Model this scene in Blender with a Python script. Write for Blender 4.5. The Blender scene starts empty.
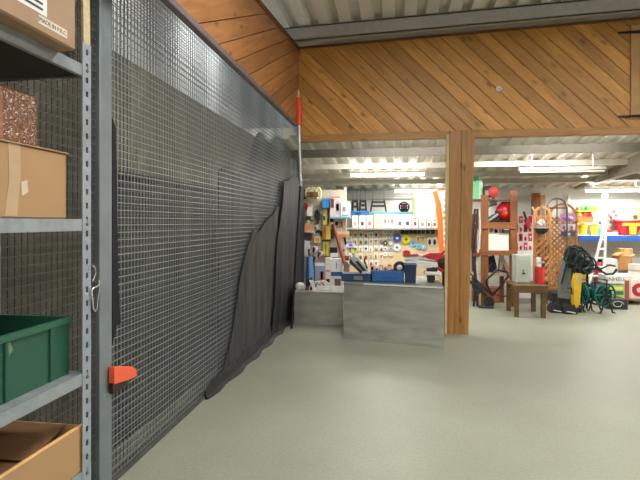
import bpy, math, random
from mathutils import Vector
random.seed(7)
SC = bpy.context.scene
COL = SC.collection
F, HZ, EYE = 500.0, 222.0, 1.6
TH = math.radians(8.53)
CS, SN = math.cos(TH), math.sin(TH)

# ------------------------------------------------------------------ camera
cam = bpy.data.cameras.new('camera'); co = bpy.data.objects.new('camera', cam); COL.objects.link(co)
cam.sensor_width = 36; cam.lens = F/640*36; cam.shift_y = -18/640
co.location = (0, 0, EYE); co.rotation_euler = (math.pi/2, 0, TH); cam.clip_start = .05
SC.camera = co

# --------------------------------------------- where a sight line meets a plane
def pt(px, py, Y):
    a = (px-320)/F; zc = Y/(a*SN+CS)
    return Vector((zc*(a*CS-SN), Y, EYE-(py-HZ)/F*zc))
def ptx(px, py, X):
    a = (px-320)/F; zc = X/(a*CS-SN)
    return Vector((X, zc*(a*SN+CS), EYE-(py-HZ)/F*zc))
def rect(x0, y0, x1, y1, Y):
    A = pt(x0, y0, Y); B = pt(x1, y1, Y); M_ = pt((x0+x1)/2, (y0+y1)/2, Y)
    t = pt((x0+x1)/2, y0, Y).z; b = pt((x0+x1)/2, y1, Y).z
    return A.x, B.x, b, t

# ------------------------------------------------------------------ materials
def lin(c):
    c /= 255
    return c/12.92 if c <= .04045 else ((c+.055)/1.055)**2.4
def col(rgb): return (lin(rgb[0]), lin(rgb[1]), lin(rgb[2]), 1)
MC = {}
def newmat(name):
    m = bpy.data.materials.new(name); m.use_nodes = True
    nt = m.node_tree; b = nt.nodes['Principled BSDF']
    return m, nt, b
def M(rgb, rough=.5, metal=0, var=.12, scale=14, emit=0):
    k = (tuple(rgb), rough, metal, var, scale, emit)
    if k in MC: return MC[k]
    m, nt, b = newmat('surface')
    N = nt.nodes; L = nt.links
    tc = N.new('ShaderNodeTexCoord'); no = N.new('ShaderNodeTexNoise'); mx = N.new('ShaderNodeMix'); mx.data_type = 'RGBA'
    no.inputs['Scale'].default_value = scale; no.inputs['Detail'].default_value = 4
    L.new(tc.outputs['Object'], no.inputs['Vector'])
    mx.inputs[6].default_value = col([max(0, c*(1-var)) for c in rgb]); mx.inputs[7].default_value = col([min(255, c*(1+var*.7)) for c in rgb])
    L.new(no.outputs['Fac'], mx.inputs[0]); L.new(mx.outputs[2], b.inputs['Base Color'])
    b.inputs['Roughness'].default_value = rough; b.inputs['Metallic'].default_value = metal
    if emit:
        b.inputs['Emission Color'].default_value = col(rgb); b.inputs['Emission Strength'].default_value = emit
    MC[k] = m
    return m

def wood(light, dark, ax='xz', ang=45, gscale=1.0, rough=.45):
    """boards: grain runs along one direction of the plane, every board its own tone, small dark knots"""
    m, nt, b = newmat('pine_boards'); N = nt.nodes; L = nt.links
    tc = N.new('ShaderNodeTexCoord'); geo = N.new('ShaderNodeNewGeometry')
    mp = N.new('ShaderNodeMapping'); mp.vector_type = 'POINT'
    if ax == 'xz': mp.inputs['Rotation'].default_value = (0, math.radians(ang), 0)
    else: mp.inputs['Rotation'].default_value = (math.radians(ang), 0, 0)
    L.new(tc.outputs['Object'], mp.inputs['Vector'])
    sc = N.new('ShaderNodeVectorMath'); sc.operation = 'MULTIPLY'   # after rotation x (or y) runs along the grain
    sc.inputs[1].default_value = (1.2*gscale, 14, 14) if ax == 'xz' else (14, 1.2*gscale, 14)
    L.new(mp.outputs[0], sc.inputs[0])
    off = N.new('ShaderNodeVectorMath'); off.operation = 'MULTIPLY_ADD'
    L.new(geo.outputs['Random Per Island'], off.inputs[0]); off.inputs[1].default_value = (37, 37, 37); L.new(sc.outputs[0], off.inputs[2])
    no = N.new('ShaderNodeTexNoise'); no.inputs['Scale'].default_value = 1.3; no.inputs['Detail'].default_value = 6; no.inputs['Distortion'].default_value = .9
    L.new(off.outputs[0], no.inputs['Vector'])
    r1 = N.new('ShaderNodeValToRGB'); r1.color_ramp.elements[0].position = .3; r1.color_ramp.elements[1].position = .72
    r1.color_ramp.elements[0].color = col(dark); r1.color_ramp.elements[1].color = col(light)
    L.new(no.outputs['Fac'], r1.inputs[0])
    # tone per board
    tone = N.new('ShaderNodeMapRange'); tone.inputs[3].default_value = .78; tone.inputs[4].default_value = 1.18
    L.new(geo.outputs['Random Per Island'], tone.inputs[0])
    mul = N.new('ShaderNodeVectorMath'); mul.operation = 'SCALE'
    L.new(r1.outputs[0], mul.inputs[0]); L.new(tone.outputs[0], mul.inputs['Scale'])
    # knots
    ks = N.new('ShaderNodeVectorMath'); ks.operation = 'MULTIPLY'
    ks.inputs[1].default_value = (2.6, 6, 6) if ax == 'xz' else (6, 2.6, 6)
    L.new(mp.outputs[0], ks.inputs[0])
    ka = N.new('ShaderNodeVectorMath'); ka.operation = 'MULTIPLY_ADD'
    L.new(geo.outputs['Random Per Island'], ka.inputs[0]); ka.inputs[1].default_value = (11, 11, 11); L.new(ks.outputs[0], ka.inputs[2])
    vo = N.new('ShaderNodeTexVoronoi'); vo.inputs['Scale'].default_value = 1.1
    L.new(ka.outputs[0], vo.inputs['Vector'])
    kr = N.new('ShaderNodeValToRGB'); kr.color_ramp.elements[0].position = .05; kr.color_ramp.elements[1].position = .2
    kr.color_ramp.elements[0].color = (1, 1, 1, 1); kr.color_ramp.elements[1].color = (0, 0, 0, 1)
    L.new(vo.outputs['Distance'], kr.inputs[0])
    mx = N.new('ShaderNodeMix'); mx.data_type = 'RGBA'
    kf = N.new('ShaderNodeMath'); kf.operation = 'MULTIPLY'; kf.inputs[1].default_value = .75
    L.new(kr.outputs[0], kf.inputs[0]); L.new(kf.outputs[0], mx.inputs[0])
    L.new(mul.outputs[0], mx.inputs[6]); mx.inputs[7].default_value = col([c*.45 for c in dark])
    L.new(mx.outputs[2], b.inputs['Base Color'])
    b.inputs['Roughness'].default_value = rough
    return m

def floor_mat():
    m, nt, b = newmat('resin_floor'); N = nt.nodes; L = nt.links
    tc = N.new('ShaderNodeTexCoord')
    n1 = N.new('ShaderNodeTexNoise'); n1.inputs['Scale'].default_value = .7; n1.inputs['Detail'].default_value = 6; n1.inputs['Roughness'].default_value = .6
    n2 = N.new('ShaderNodeTexNoise'); n2.inputs['Scale'].default_value = 45; n2.inputs['Detail'].default_value = 5
    L.new(tc.outputs['Object'], n1.inputs['Vector']); L.new(tc.outputs['Object'], n2.inputs['Vector'])
    r = N.new('ShaderNodeValToRGB'); r.color_ramp.elements[0].position = .3; r.color_ramp.elements[1].position = .7
    r.color_ramp.elements[0].color = col((134, 137, 122)); r.color_ramp.elements[1].color = col((152, 155, 138))
    L.new(n1.outputs['Fac'], r.inputs[0])
    mx = N.new('ShaderNodeMix'); mx.data_type = 'RGBA'; mx.blend_type = 'OVERLAY'; mx.inputs[0].default_value = .22
    L.new(r.outputs[0], mx.inputs[6]); L.new(n2.outputs['Fac'], mx.inputs[7]); L.new(mx.outputs[2], b.inputs['Base Color'])
    rr = N.new('ShaderNodeMapRange'); rr.inputs[3].default_value = .34; rr.inputs[4].default_value = .55
    L.new(n1.outputs['Fac'], rr.inputs[0]); L.new(rr.outputs[0], b.inputs['Roughness'])
    return m

def streak_mat(a, c, sx=6, sz=.8, rough=.35, metal=.3):
    m, nt, b = newmat('worn_sheet'); N = nt.nodes; L = nt.links
    tc = N.new('ShaderNodeTexCoord'); mp = N.new('ShaderNodeMapping'); mp.inputs['Scale'].default_value = (sx, sx, sz)
    no = N.new('ShaderNodeTexNoise'); no.inputs['Scale'].default_value = 2; no.inputs['Detail'].default_value = 6; no.inputs['Distortion'].default_value = .6
    r = N.new('ShaderNodeValToRGB'); r.color_ramp.elements[0].position = .3; r.color_ramp.elements[1].position = .68
    r.color_ramp.elements[0].color = col(a); r.color_ramp.elements[1].color = col(c)
    L.new(tc.outputs['Object'], mp.inputs[0]); L.new(mp.outputs[0], no.inputs['Vector']); L.new(no.outputs['Fac'], r.inputs[0])
    L.new(r.outputs[0], b.inputs['Base Color']); b.inputs['Roughness'].default_value = rough; b.inputs['Metallic'].default_value = metal
    return m

def wrap_mat():
    m, nt, b = newmat('shrink_wrap'); N = nt.nodes; L = nt.links
    tc = N.new('ShaderNodeTexCoord'); no = N.new('ShaderNodeTexNoise'); no.inputs['Scale'].default_value = 38; no.inputs['Detail'].default_value = 4; no.inputs['Distortion'].default_value = 2
    bm_ = N.new('ShaderNodeBump'); bm_.inputs['Strength'].default_value = .9; bm_.inputs['Distance'].default_value = .012
    L.new(tc.outputs['Object'], no.inputs['Vector']); L.new(no.outputs['Fac'], bm_.inputs['Height']); L.new(bm_.outputs[0], b.inputs['Normal'])
    r = N.new('ShaderNodeValToRGB'); r.color_ramp.elements[0].color = col((96, 62, 44)); r.color_ramp.elements[1].color = col((140, 98, 72))
    L.new(no.outputs['Fac'], r.inputs[0]); L.new(r.outputs[0], b.inputs['Base Color']); b.inputs['Roughness'].default_value = .16
    b.inputs['Specular IOR Level'].default_value = .9
    return m

# ------------------------------------------------------------------ mesh builder
class MB:
    def __init__(s): s.v = []; s.f = []; s.mi = []; s.mats = []
    def mat(s, m):
        if m is None: return 0
        if m not in s.mats: s.mats.append(m)
        return s.mats.index(m)
    def add(s, vs, fs, m=None):
        o = len(s.v); i = s.mat(m); s.v += [Vector(v) for v in vs]
        for f in fs: s.f.append([o+k for k in f]); s.mi.append(i)
        return s
    def box(s, x0, x1, y0, y1, z0, z1, m=None, c=0):
        if c <= 0:
            vs = [(x, y, z) for z in (z0, z1) for y in (y0, y1) for x in (x0, x1)]
            return s.add(vs, [(0, 2, 3, 1), (4, 5, 7, 6), (0, 1, 5, 4), (2, 6, 7, 3), (0, 4, 6, 2), (1, 3, 7, 5)], m)
        # chamfered box
        c = min(c, (x1-x0)*.45, (y1-y0)*.45, (z1-z0)*.45)
        vs = []; idx = {}
        X = (x0, x1); Y = (y0, y1); Z = (z0, z1); sg = (1, -1)
        for i in (0, 1):
            for j in (0, 1):
                for k in (0, 1):
                    p = Vector((X[i], Y[j], Z[k])); d = (sg[i]*c, sg[j]*c, sg[k]*c)
                    for a in range(3):
                        q = p.copy()
                        for b in range(3):
                            if b != a: q[b] += d[b]
                        idx[(i, j, k, a)] = len(vs); vs.append(q)
        fs = []
        for a in range(3):
            o = [b for b in range(3) if b != a]
            for e in (0, 1):
                ring = []
                for (u, w) in ((0, 0), (1, 0), (1, 1), (0, 1)):
                    t = [0, 0, 0]; t[a] = e; t[o[0]] = u; t[o[1]] = w; ring.append(idx[(t[0], t[1], t[2], a)])
                fs.append(ring)
            for u in (0, 1):
                for w in (0, 1):
                    ends = []
                    for e in (0, 1):
                        t = [0, 0, 0]; t[a] = e; t[o[0]] = u; t[o[1]] = w
                        ends.append((idx[(t[0], t[1], t[2], o[0])], idx[(t[0], t[1], t[2], o[1])]))
                    fs.append((ends[0][0], ends[0][1], ends[1][1], ends[1][0]))
        for i in (0, 1):
            for j in (0, 1):
                for k in (0, 1): fs.append([idx[(i, j, k, a)] for a in range(3)])
        return s.add(vs, fs, m)
    def tube(s, pts, r, n=8, m=None, closed=False, r2=None):
        pts = [Vector(p) for p in pts]; k = len(pts); vs = []; fs = []
        pu = None
        for i, p in enumerate(pts):
            a = pts[i-1] if (i > 0 or closed) else p; b = pts[(i+1) % k] if (i < k-1 or closed) else p
            t = (b-a).normalized()
            if pu is None: pu = t.orthogonal().normalized()
            u = (pu-t*pu.dot(t))
            u = u.normalized() if u.length > 1e-6 else t.orthogonal().normalized()
            pu = u; w = t.cross(u)
            rr = r if r2 is None else r+(r2-r)*i/(k-1)
            for j in range(n):
                an = 2*math.pi*j/n; vs.append(p+(u*math.cos(an)+w*math.sin(an))*rr)
        for i in range(k if closed else k-1):
            for j in range(n):
                fs.append((i*n+j, i*n+(j+1) % n, ((i+1) % k)*n+(j+1) % n, ((i+1) % k)*n+j))
        if not closed: fs.append(list(range(n))[::-1]); fs.append([(k-1)*n+j for j in range(n)])
        return s.add(vs, fs, m)
    def lathe(s, c, axis, prof, n=20, m=None):
        """prof: list of (radius, offset along axis)"""
        axis = Vector(axis).normalized(); u = axis.orthogonal().normalized(); w = axis.cross(u); c = Vector(c); vs = []; fs = []
        for (r, h) in prof:
            for j in range(n):
                an = 2*math.pi*j/n; vs.append(c+axis*h+(u*math.cos(an)+w*math.sin(an))*max(r, 1e-4))
        for i in range(len(prof)-1):
            for j in range(n): fs.append((i*n+j, i*n+(j+1) % n, (i+1)*n+(j+1) % n, (i+1)*n+j))
        fs.append(list(range(n))[::-1]); fs.append([(len(prof)-1)*n+j for j in range(n)])
        return s.add(vs, fs, m)
    def prism(s, pts, d, m=None):
        """polygon of world points pushed along vector d"""
        d = Vector(d); n = len(pts); vs = [Vector(p) for p in pts]+[Vector(p)+d for p in pts]
        fs = [list(range(n))[::-1], [n+i for i in range(n)]]+[(i, (i+1) % n, n+(i+1) % n, n+i) for i in range(n)]
        return s.add(vs, fs, m)
    def blob(s, c, r, m=None, n=12, k=8, jit=0, rnd=None):
        c = Vector(c); vs = []; fs = []; rnd = rnd or random
        for i in range(k+1):
            ph = math.pi*i/k
            for j in range(n):
                th = 2*math.pi*j/n; q = 1+jit*(rnd.random()-.5)
                vs.append(c+Vector((r[0]*math.sin(ph)*math.cos(th)*q, r[1]*math.sin(ph)*math.sin(th)*q, r[2]*math.cos(ph)*q)))
        for i in range(k):
            for j in range(n): fs.append((i*n+j, (i+1)*n+j, (i+1)*n+(j+1) % n, i*n+(j+1) % n))
        return s.add(vs, fs, m)
    def done(s, name, m=None, parent=None, smooth=False, loc=None):
        """link as ONE mesh object; vertices were given in world space"""
        if loc is None:
            if parent is not None: loc = WL[parent.name]
            else:
                xs = [v.x for v in s.v]; ys = [v.y for v in s.v]; zs = [v.z for v in s.v]
                loc = Vector(((min(xs)+max(xs))/2, (min(ys)+max(ys))/2, min(zs)))
        loc = Vector(loc)
        me = bpy.data.meshes.new(name); me.from_pydata([v-loc for v in s.v], [], s.f)
        if m is not None and not s.mats: me.materials.append(m)
        for q in s.mats: me.materials.append(q)
        if s.mats: me.polygons.foreach_set('material_index', s.mi)
        if smooth: me.polygons.foreach_set('use_smooth', [True]*len(me.polygons))
        me.validate(); me.update()
        import bmesh
        bm = bmesh.new(); bm.from_mesh(me); bmesh.ops.recalc_face_normals(bm, faces=bm.faces); bm.to_mesh(me); bm.free()
        if smooth: 
            try: me.set_sharp_from_angle(angle=math.radians(40))
            except Exception: pass
        o = bpy.data.objects.new(name, me); COL.objects.link(o)
        if parent is not None: o.parent = parent; o.location = loc-WL[parent.name]
        else: o.location = loc
        WL[o.name] = loc
        return o
WL = {}
def thing(name, label, cat, loc, group=None):
    o = bpy.data.objects.new(name, None); COL.objects.link(o); o.location = loc; o.empty_display_size = .05
    WL[o.name] = Vector(loc); o['label'] = label; o['category'] = cat
    if group: o['group'] = group
    return o
def tag(o, label, cat, group=None):
    o['label'] = label; o['category'] = cat
    if group: o['group'] = group
    return o
def struct(o): o['kind'] = 'structure'; return o
def dup(root, loc, label):
    r = root.copy(); COL.objects.link(r); r.location = loc; r['label'] = label; WL[r.name] = Vector(loc)
    for ch in list(root.children):
        c = ch.copy(); COL.objects.link(c); c.parent = r
        for g in list(ch.children):
            d = g.copy(); COL.objects.link(d); d.parent = c
    return r
def text_on(name, s, size, origin, xdir, ydir, m, parent, extr=.001):
    cu = bpy.data.curves.new(name, 'FONT'); cu.body = s; cu.size = size; cu.extrude = extr; cu.align_x = 'CENTER'; cu.align_y = 'CENTER'
    t = bpy.data.objects.new('tmp', cu); COL.objects.link(t)
    me = bpy.data.meshes.new_from_object(t.evaluated_get(bpy.context.evaluated_depsgraph_get()))
    bpy.data.objects.remove(t)
    X = Vector(xdir).normalized(); Y = Vector(ydir).normalized(); Z = X.cross(Y); O = Vector(origin)
    b = MB(); b.add([O+X*v.co.x+Y*v.co.y+Z*v.co.z for v in me.vertices], [list(p.vertices) for p in me.polygons])
    return b.done(name, m, parent)

# common tones
STEEL = M((150, 157, 162), .42, .55, .14, 9)
STEEL_D = M((108, 112, 115), .5, .5, .15, 8)
GALV = M((164, 170, 171), .4, .6, .1, 30)
KRAFT = M((158, 124, 90), .75, 0, .07, 5)
KRAFT2 = M((168, 132, 94), .75, 0, .07, 5)
KRAFT_IN = M((128, 92, 60), .8, 0, .08, 5)
WHITE = M((226, 224, 218), .5, 0, .04, 5)
BLACK = M((26, 26, 28), .5, 0, .2, 12)
PRINT = M((40, 40, 42), .6, 0, .1, 40)
PINE = wood((220, 162, 86), (184, 128, 60), 'xz', -45)
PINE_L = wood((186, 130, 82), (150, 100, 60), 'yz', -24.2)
TRIMW = wood((204, 150, 86), (168, 116, 58), 'xz', 0)
POSTW = wood((176, 126, 68), (138, 92, 44), 'xz', 90)
REDW = wood((158, 98, 52), (122, 70, 34), 'xz', 90)
LATW = wood((205, 146, 86), (172, 112, 60), 'xz', 90)
BENCHW = wood((122, 92, 54), (92, 68, 38), 'xz', 0)

# ================================================================== THE SETTING
struct(MB().box(-2.6, 8.1, -3.6, 12.1, -.1, 0).done('floor', floor_mat(), loc=(0, 0, 0)))
WALLM = M((214, 212, 206), .7, 0, .04, 2)
def cz(x): return 4.42+.035*(x+1.45)     # underside of the hall roof
def ribs(name, x0, x1, y0, y1, zf, pitch, w, h, m):
    b = MB(); xs = []; x = x0
    prof = []
    while x < x1:
        for dx, dz in ((0, 0), (.03, -h), (w-.03, -h), (w, 0)): prof.append((x+dx, dz))
        x += pitch
    prof.append((x, 0))
    vs = []; fs = []
    for (px, dz) in prof:
        for y in (y0, y1):
            vs.append((px, y, zf(px, y)+dz))
    for (px, dz) in prof:
        for y in (y0, y1): vs.append((px, y, zf(px, y)+.12))
    n = len(prof)
    for i in range(n-1):
        fs.append((2*i, 2*i+1, 2*i+3, 2*i+2)); fs.append((2*n+2*i, 2*n+2*i+2, 2*n+2*i+3, 2*n+2*i+1))
        for e in (0, 1): fs.append((2*i+e, 2*i+2+e, 2*n+2*i+2+e, 2*n+2*i+e))
    for i in (0, n-1): fs.append((2*i, 2*i+1, 2*n+2*i+1, 2*n+2*i))
    b.add(vs, fs); return b.done(name, m, loc=(0, 0, 0))
DECK = M((222, 219, 211), .5, .05, .05, 3)
struct(ribs('ceiling', -2.6, 8.0, -3.6, 7.62, lambda x, y: cz(x)+.08, .30, .22, .08, DECK))
def dz(y): return 2.92-.118*(y-7.5)
DECK2 = M((226, 221, 208), .5, .05, .05, 3)
struct(ribs('ceiling_shop', -2.6, 8.0, 7.62, 12.1, lambda x, y: dz(y)+.04, .27, .17, .05, DECK2))
struct(MB().box(-2.7, -2.6, -3.6, 12.1, 0, 4.6).done('wall_left', WALLM))
struct(MB().box(8.0, 8.1, -3.6, 12.1, 0, 4.9).done('wall_right', WALLM))
struct(MB().box(-2.7, 8.1, -3.7, -3.6, 0, 4.9).done('wall_front', WALLM))
struct(MB().box(-2.7, 8.1, 12.0, 12.1, 0, 2.6).done('wall_back', M((216, 216, 212), .7, 0, .03, 2)))

def clip(poly, n, d):
    out = []
    for i in range(len(poly)):
        a = poly[i]; b = poly[(i+1) % len(poly)]
        da = a[0]*n[0]+a[1]*n[1]-d; db = b[0]*n[0]+b[1]*n[1]-d
        if da <= 0: out.append(a)
        if (da < 0 < db) or (db < 0 < da):
            t = da/(da-db); out.append((a[0]+(b[0]-a[0])*t, a[1]+(b[1]-a[1])*t))
    return out
def strips(region, direction, width, gap):
    """convex region cut into parallel boards"""
    dx, dy = direction; l = math.hypot(dx, dy); n = (-dy/l, dx/l)
    ds = [p[0]*n[0]+p[1]*n[1] for p in region]; d = min(ds); res = []
    while d < max(ds):
        q = clip(region, n, d+width-gap/2); q = clip(q, (-n[0], -n[1]), -(d+gap/2)) if len(q) > 2 else q
        if len(q) > 2: res.append(q)
        d += width
    return res
FY = 7.5
# boarded wall over the opening to the shop
HB, XL, XR = 2.82, -1.45, 8.0
fb = MB().prism([(XL, FY+.02, HB+.02), (XR, FY+.02, HB+.02), (XR, FY+.02, cz(XR)-.15), (XL, FY+.02, cz(XL)-.15)], (0, .08, 0), M((88, 56, 26), .7))
struct(MB().prism([(-2.6, FY+.08, cz(-2.6)-.2), (XR, FY+.08, cz(XR)-.2), (XR, FY+.08, cz(XR)+.1), (-2.6, FY+.08, cz(-2.6)+.1)], (0, .03, 0)).done('trim_13', DECK))
fac = [(XL, HB+.1), (XR, HB+.1), (XR, cz(XR)-.17), (XL, cz(XL)-.17)]
for q in strips(fac, (1, -1), .165, .008): fb.prism([(x, FY, z) for x, z in q], (0, .02, 0), PINE)
struct(fb.done('wall_boarded', loc=(0, FY, 0)))
t = MB().box(XL, XR, FY-.018, FY+.1, HB, HB+.105, TRIMW, .004); struct(t.done('trim_1', loc=(0, FY, HB)))
t = MB().prism([(XL, FY-.015, cz(XL)-.185), (XR, FY-.015, cz(XR)-.185), (XR, FY-.015, cz(XR)-.15), (XL, FY-.015, cz(XL)-.15)], (0, .03, 0), M((122, 78, 40), .6)); struct(t.done('trim_2', loc=(0, FY, 4.2)))
# boarded upper wall on the left, over the wire partition
A = ptx(170, 0, XL); 
lw = MB(); ytop = [(-3.5, 3.02), (FY, 3.02), (FY, cz(XL)-.16), (5.19, 3.975), (-3.5, 2.98)]
z_at = lambda y: 4.245-(FY-y)*.119
reg = [(-.2, 3.08), (FY, 3.08), (FY, z_at(FY)), (-.2, z_at(-.2))]
lw.prism([(XL-.03, y, z) for y, z in reg], (-.06, 0, 0), M((80, 50, 26), .7))
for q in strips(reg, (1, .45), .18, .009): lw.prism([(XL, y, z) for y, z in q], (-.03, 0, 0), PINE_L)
struct(lw.done('wall_left_boarded', loc=(XL, 0, 3)))
t = MB().prism([(XL-.02, -.2, z_at(-.2)-.03), (XL-.02, FY, z_at(FY)-.03), (XL-.02, FY, z_at(FY)+.02), (XL-.02, -.2, z_at(-.2)+.02)], (.035, 0, 0), M((112, 70, 40), .6)); struct(t.done('trim_3', loc=(XL, 0, 3)))
# steel purlin under the hall roof
pl = MB(); yb = 7.08
for (y0, y1, o0, o1) in ((yb, yb+.012, -.21, -.01), (yb, yb+.07, -.21, -.195), (yb, yb+.07, -.025, -.01)):
    pl.add([(x, y, cz(x)+o) for x in (-2.6, 8) for y in (y0, y1) for o in (o0, o1)], [(0, 1, 3, 2), (4, 6, 7, 5), (0, 4, 5, 1), (2, 3, 7, 6), (0, 2, 6, 4), (1, 5, 7, 3)])
struct(pl.done('trim_4', M((172, 168, 164), .5, .2), loc=(0, yb, 4.2)))
# beams under the shop roof
BEAM = M((150, 144, 132), .5, .15)
for i, y in enumerate((8.31, 9.36, 10.2, 10.9)):
    b = MB(); z = dz(y)-.005
    h = .125 if i == 0 else .09
    b.box(-2.6, 4.0, y, y+.012, z-h, z); b.box(-2.6, 4.0, y-.03, y+.04, z-h-.012, z-h)
    struct(b.done('trim_%d' % (5+i), BEAM if i == 0 else M((206, 200, 186), .5, .1), loc=(0, y, z)))  # first beam darker than the rest: its unlit side is put into the colour
b = MB(); bz = lambda y: 2.46-.04*(y-8.94)
b.prism([(4.0, 7.62, bz(7.62)), (4.0, 12.0, bz(12)), (4.0, 12.0, dz(12)), (4.0, 7.62, dz(7.62))], (.12, 0, 0)); struct(b.done('trim_9', M((150, 142, 128), .6)))  # white bulkhead, with its shade put into a grey-brown colour
for i, y in enumerate((8.6, 9.6, 10.6)):
    b = MB(); z = dz(y); b.box(4.12, 8, y, y+.06, z-.13, z); struct(b.done('trim_%d' % (10+i), BEAM))

# ================================================================== WIRE PARTITION
FX = -1.73
fence = thing('wire_mesh_partition', 'tall grey wire mesh partition running along the left side of the hall', 'fence', (FX, 4.8, 0))
def wires(x, y0, y1, z0, z1, py, pz, w, oy=0, oz=0, skip=None):
    b = MB(); y = y0+oy
    while y < y1: b.box(x-w*.4, x+w*.4, y-w/2, y+w/2, z0, z1); y += py
    z = z0+oz
    while z < z1: b.box(x+w*.4, x+w*1.2, y0, y1, z-w/2, z+w/2); z += pz
    return b
wires(FX, .85, 2.69, .03, 3.4, .042, .047, .006).done('mesh_panel', M((78, 76, 72), .6, .3), fence)
wires(FX, 2.80, 8.85, .03, 3.4, .042, .047, .005).done('mesh_panel', GALV, fence)
wires(FX-.055, 2.8, 8.85, .03, 3.4, .046, .052, .004, .02, .01).done('rear_mesh_panel', M((120, 122, 120), .5, .5), fence)
MB().box(-1.765, -1.70, 2.69, 2.818, 0, 3.5, None, .004).done('steel_post', M((132, 143, 148), .45, .4, .12, 6), fence)
fb = MB(); fb.box(XL-.05, XL+.01, -.2, FY-.16, 3.025, 3.075, None, .004)
fb.box(FX-.02, FX+.02, -.2, 8.85, 3.38, 3.42)
fb.done('top_rail', M((128, 116, 122), .45, .35, .1, 6), fence)
MB().box(FX-.03, FX+.03, 2.82, 8.85, 0, .03).done('bottom_rail', M((92, 92, 90), .6, .4), fence)
MB().box(FX-.03, FX+.03, 8.85, 8.91, 0, 3.4).done('end_post', M((110, 112, 112), .5, .4), fence)

def drape(name, x, y0, y1, z0, z1, m, amp, freq, label, cat, seed=1, top=None, ny=60, nz=14, th=.006, edge=None):
    rnd = random.Random(seed); ph = [rnd.random()*6 for _ in range(5)]
    vs = []; fs = []
    for s in (0, 1):
        for i in range(ny+1):
            y = y0+(y1-y0)*i/ny
            zt = z1 if top is None else top(y)
            for k in range(nz+1):
                t = k/nz; z = z0+(zt-z0)*t
                if edge: ye = edge(z); yy = ye+(y1-ye)*i/ny
                else: yy = y
                d = amp*(math.sin(y*freq+ph[0]+.6*math.sin(z*2+ph[1]))+.5*math.sin(y*freq*2.3+ph[2])+.4*math.sin(z*5+y*1.7+ph[3]))*(1-.5*t)
                vs.append((x+d-s*th, yy, z))
    n = (ny+1)*(nz+1); q = nz+1
    for i in range(ny):
        for k in range(nz):
            a = i*q+k; fs.append((a, a+1, a+q+1, a+q)); fs.append((n+a, n+a+q, n+a+q+1, n+a+1))
    rim = [i*q for i in range(ny+1)]+[ny*q+k for k in range(1, nz+1)]+[i*q+nz for i in range(ny-1, -1, -1)]+[k for k in range(nz-1, 0, -1)]
    for i in range(len(rim)): a = rim[i]; b = rim[(i+1) % len(rim)]; fs.append((a, b, n+b, n+a))
    return tag(MB().add(vs, fs).done(name, m, smooth=True), label, cat)
drape('shade_net', -1.86, 2.72, 8.8, 1.95, 2.74, streak_mat((108, 108, 99), (138, 136, 123), 3, 1.2, .8, 0), .012, 5, 'beige shade net hanging behind the upper wire mesh', 'net', 3)
drape('backing_cloth', FX-.02, .88, 2.68, .02, 3.3, streak_mat((70, 66, 58), (96, 91, 80), 3, 3, .85, 0), .004, 5, 'dark grey-brown cloth behind the wire mesh in back of the storage rack', 'cloth', 21)
drape('tarpaulin', -1.92, 2.72, 8.8, .02, 2.2, streak_mat((44, 45, 45), (76, 76, 72), 2.5, .5, .7, 0), .014, 6, 'grey tarpaulin hanging behind the lower wire mesh', 'tarpaulin', 5)
drape('dark_sheet', -1.662, 6.7, 9.1, .004, 2.5, streak_mat((9, 10, 13), (27, 29, 33), 3, .4, .6, 0), .012, 7, 'black sheet covering the far end of the wire mesh', 'sheet', 9, top=lambda y: 2.2+.15*max(0, min(1, (y-6.7)/.9))+.02*math.sin(y*5), edge=lambda z: 6.6+.35*z+.06*math.sin(z*4)+.012*math.sin(z*17))
drape('worn_sheet', -1.695, 4.6, 7.3, .004, 1.9, streak_mat((30, 30, 31), (74, 73, 70), 6, .6, .7, 0), .005, 7, 'worn grey sheet lying over the middle of the wire mesh next to the black sheet', 'sheet', 19, top=lambda y: 1.5+.3*max(0, min(1, (y-5.2)/1.5))+.03*math.sin(y*4.7), edge=lambda z: 4.7+.75*z+.07*math.sin(z*4.5)+.015*math.sin(z*19))
drape('dust_cover', -1.815, 5.0, 7.55, .004, 2.9, streak_mat((10, 10, 13), (26, 26, 31), 3, .8, .8, 0), .015, 6, 'charcoal cover with ragged top hanging behind the far half of the wire mesh', 'sheet', 13, top=lambda y: 2.1+.75*max(0, min(1, (y-5.4)/1.4))+.1*math.sin(y*5.1))
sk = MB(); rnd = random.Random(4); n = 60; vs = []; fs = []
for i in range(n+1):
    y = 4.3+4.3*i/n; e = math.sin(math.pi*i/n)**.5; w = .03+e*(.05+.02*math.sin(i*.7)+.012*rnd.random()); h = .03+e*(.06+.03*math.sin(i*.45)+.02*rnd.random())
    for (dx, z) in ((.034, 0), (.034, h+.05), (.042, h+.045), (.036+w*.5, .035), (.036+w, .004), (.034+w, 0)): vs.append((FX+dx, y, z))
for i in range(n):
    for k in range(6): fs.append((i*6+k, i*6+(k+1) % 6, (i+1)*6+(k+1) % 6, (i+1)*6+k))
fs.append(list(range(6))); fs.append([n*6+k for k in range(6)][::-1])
tag(sk.add(vs, fs).done('rubber_skirt', M((32, 32, 32), .7, 0, .3, 10)), 'dark crumpled sheet lying along the foot of the wire mesh', 'sheet')
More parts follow.
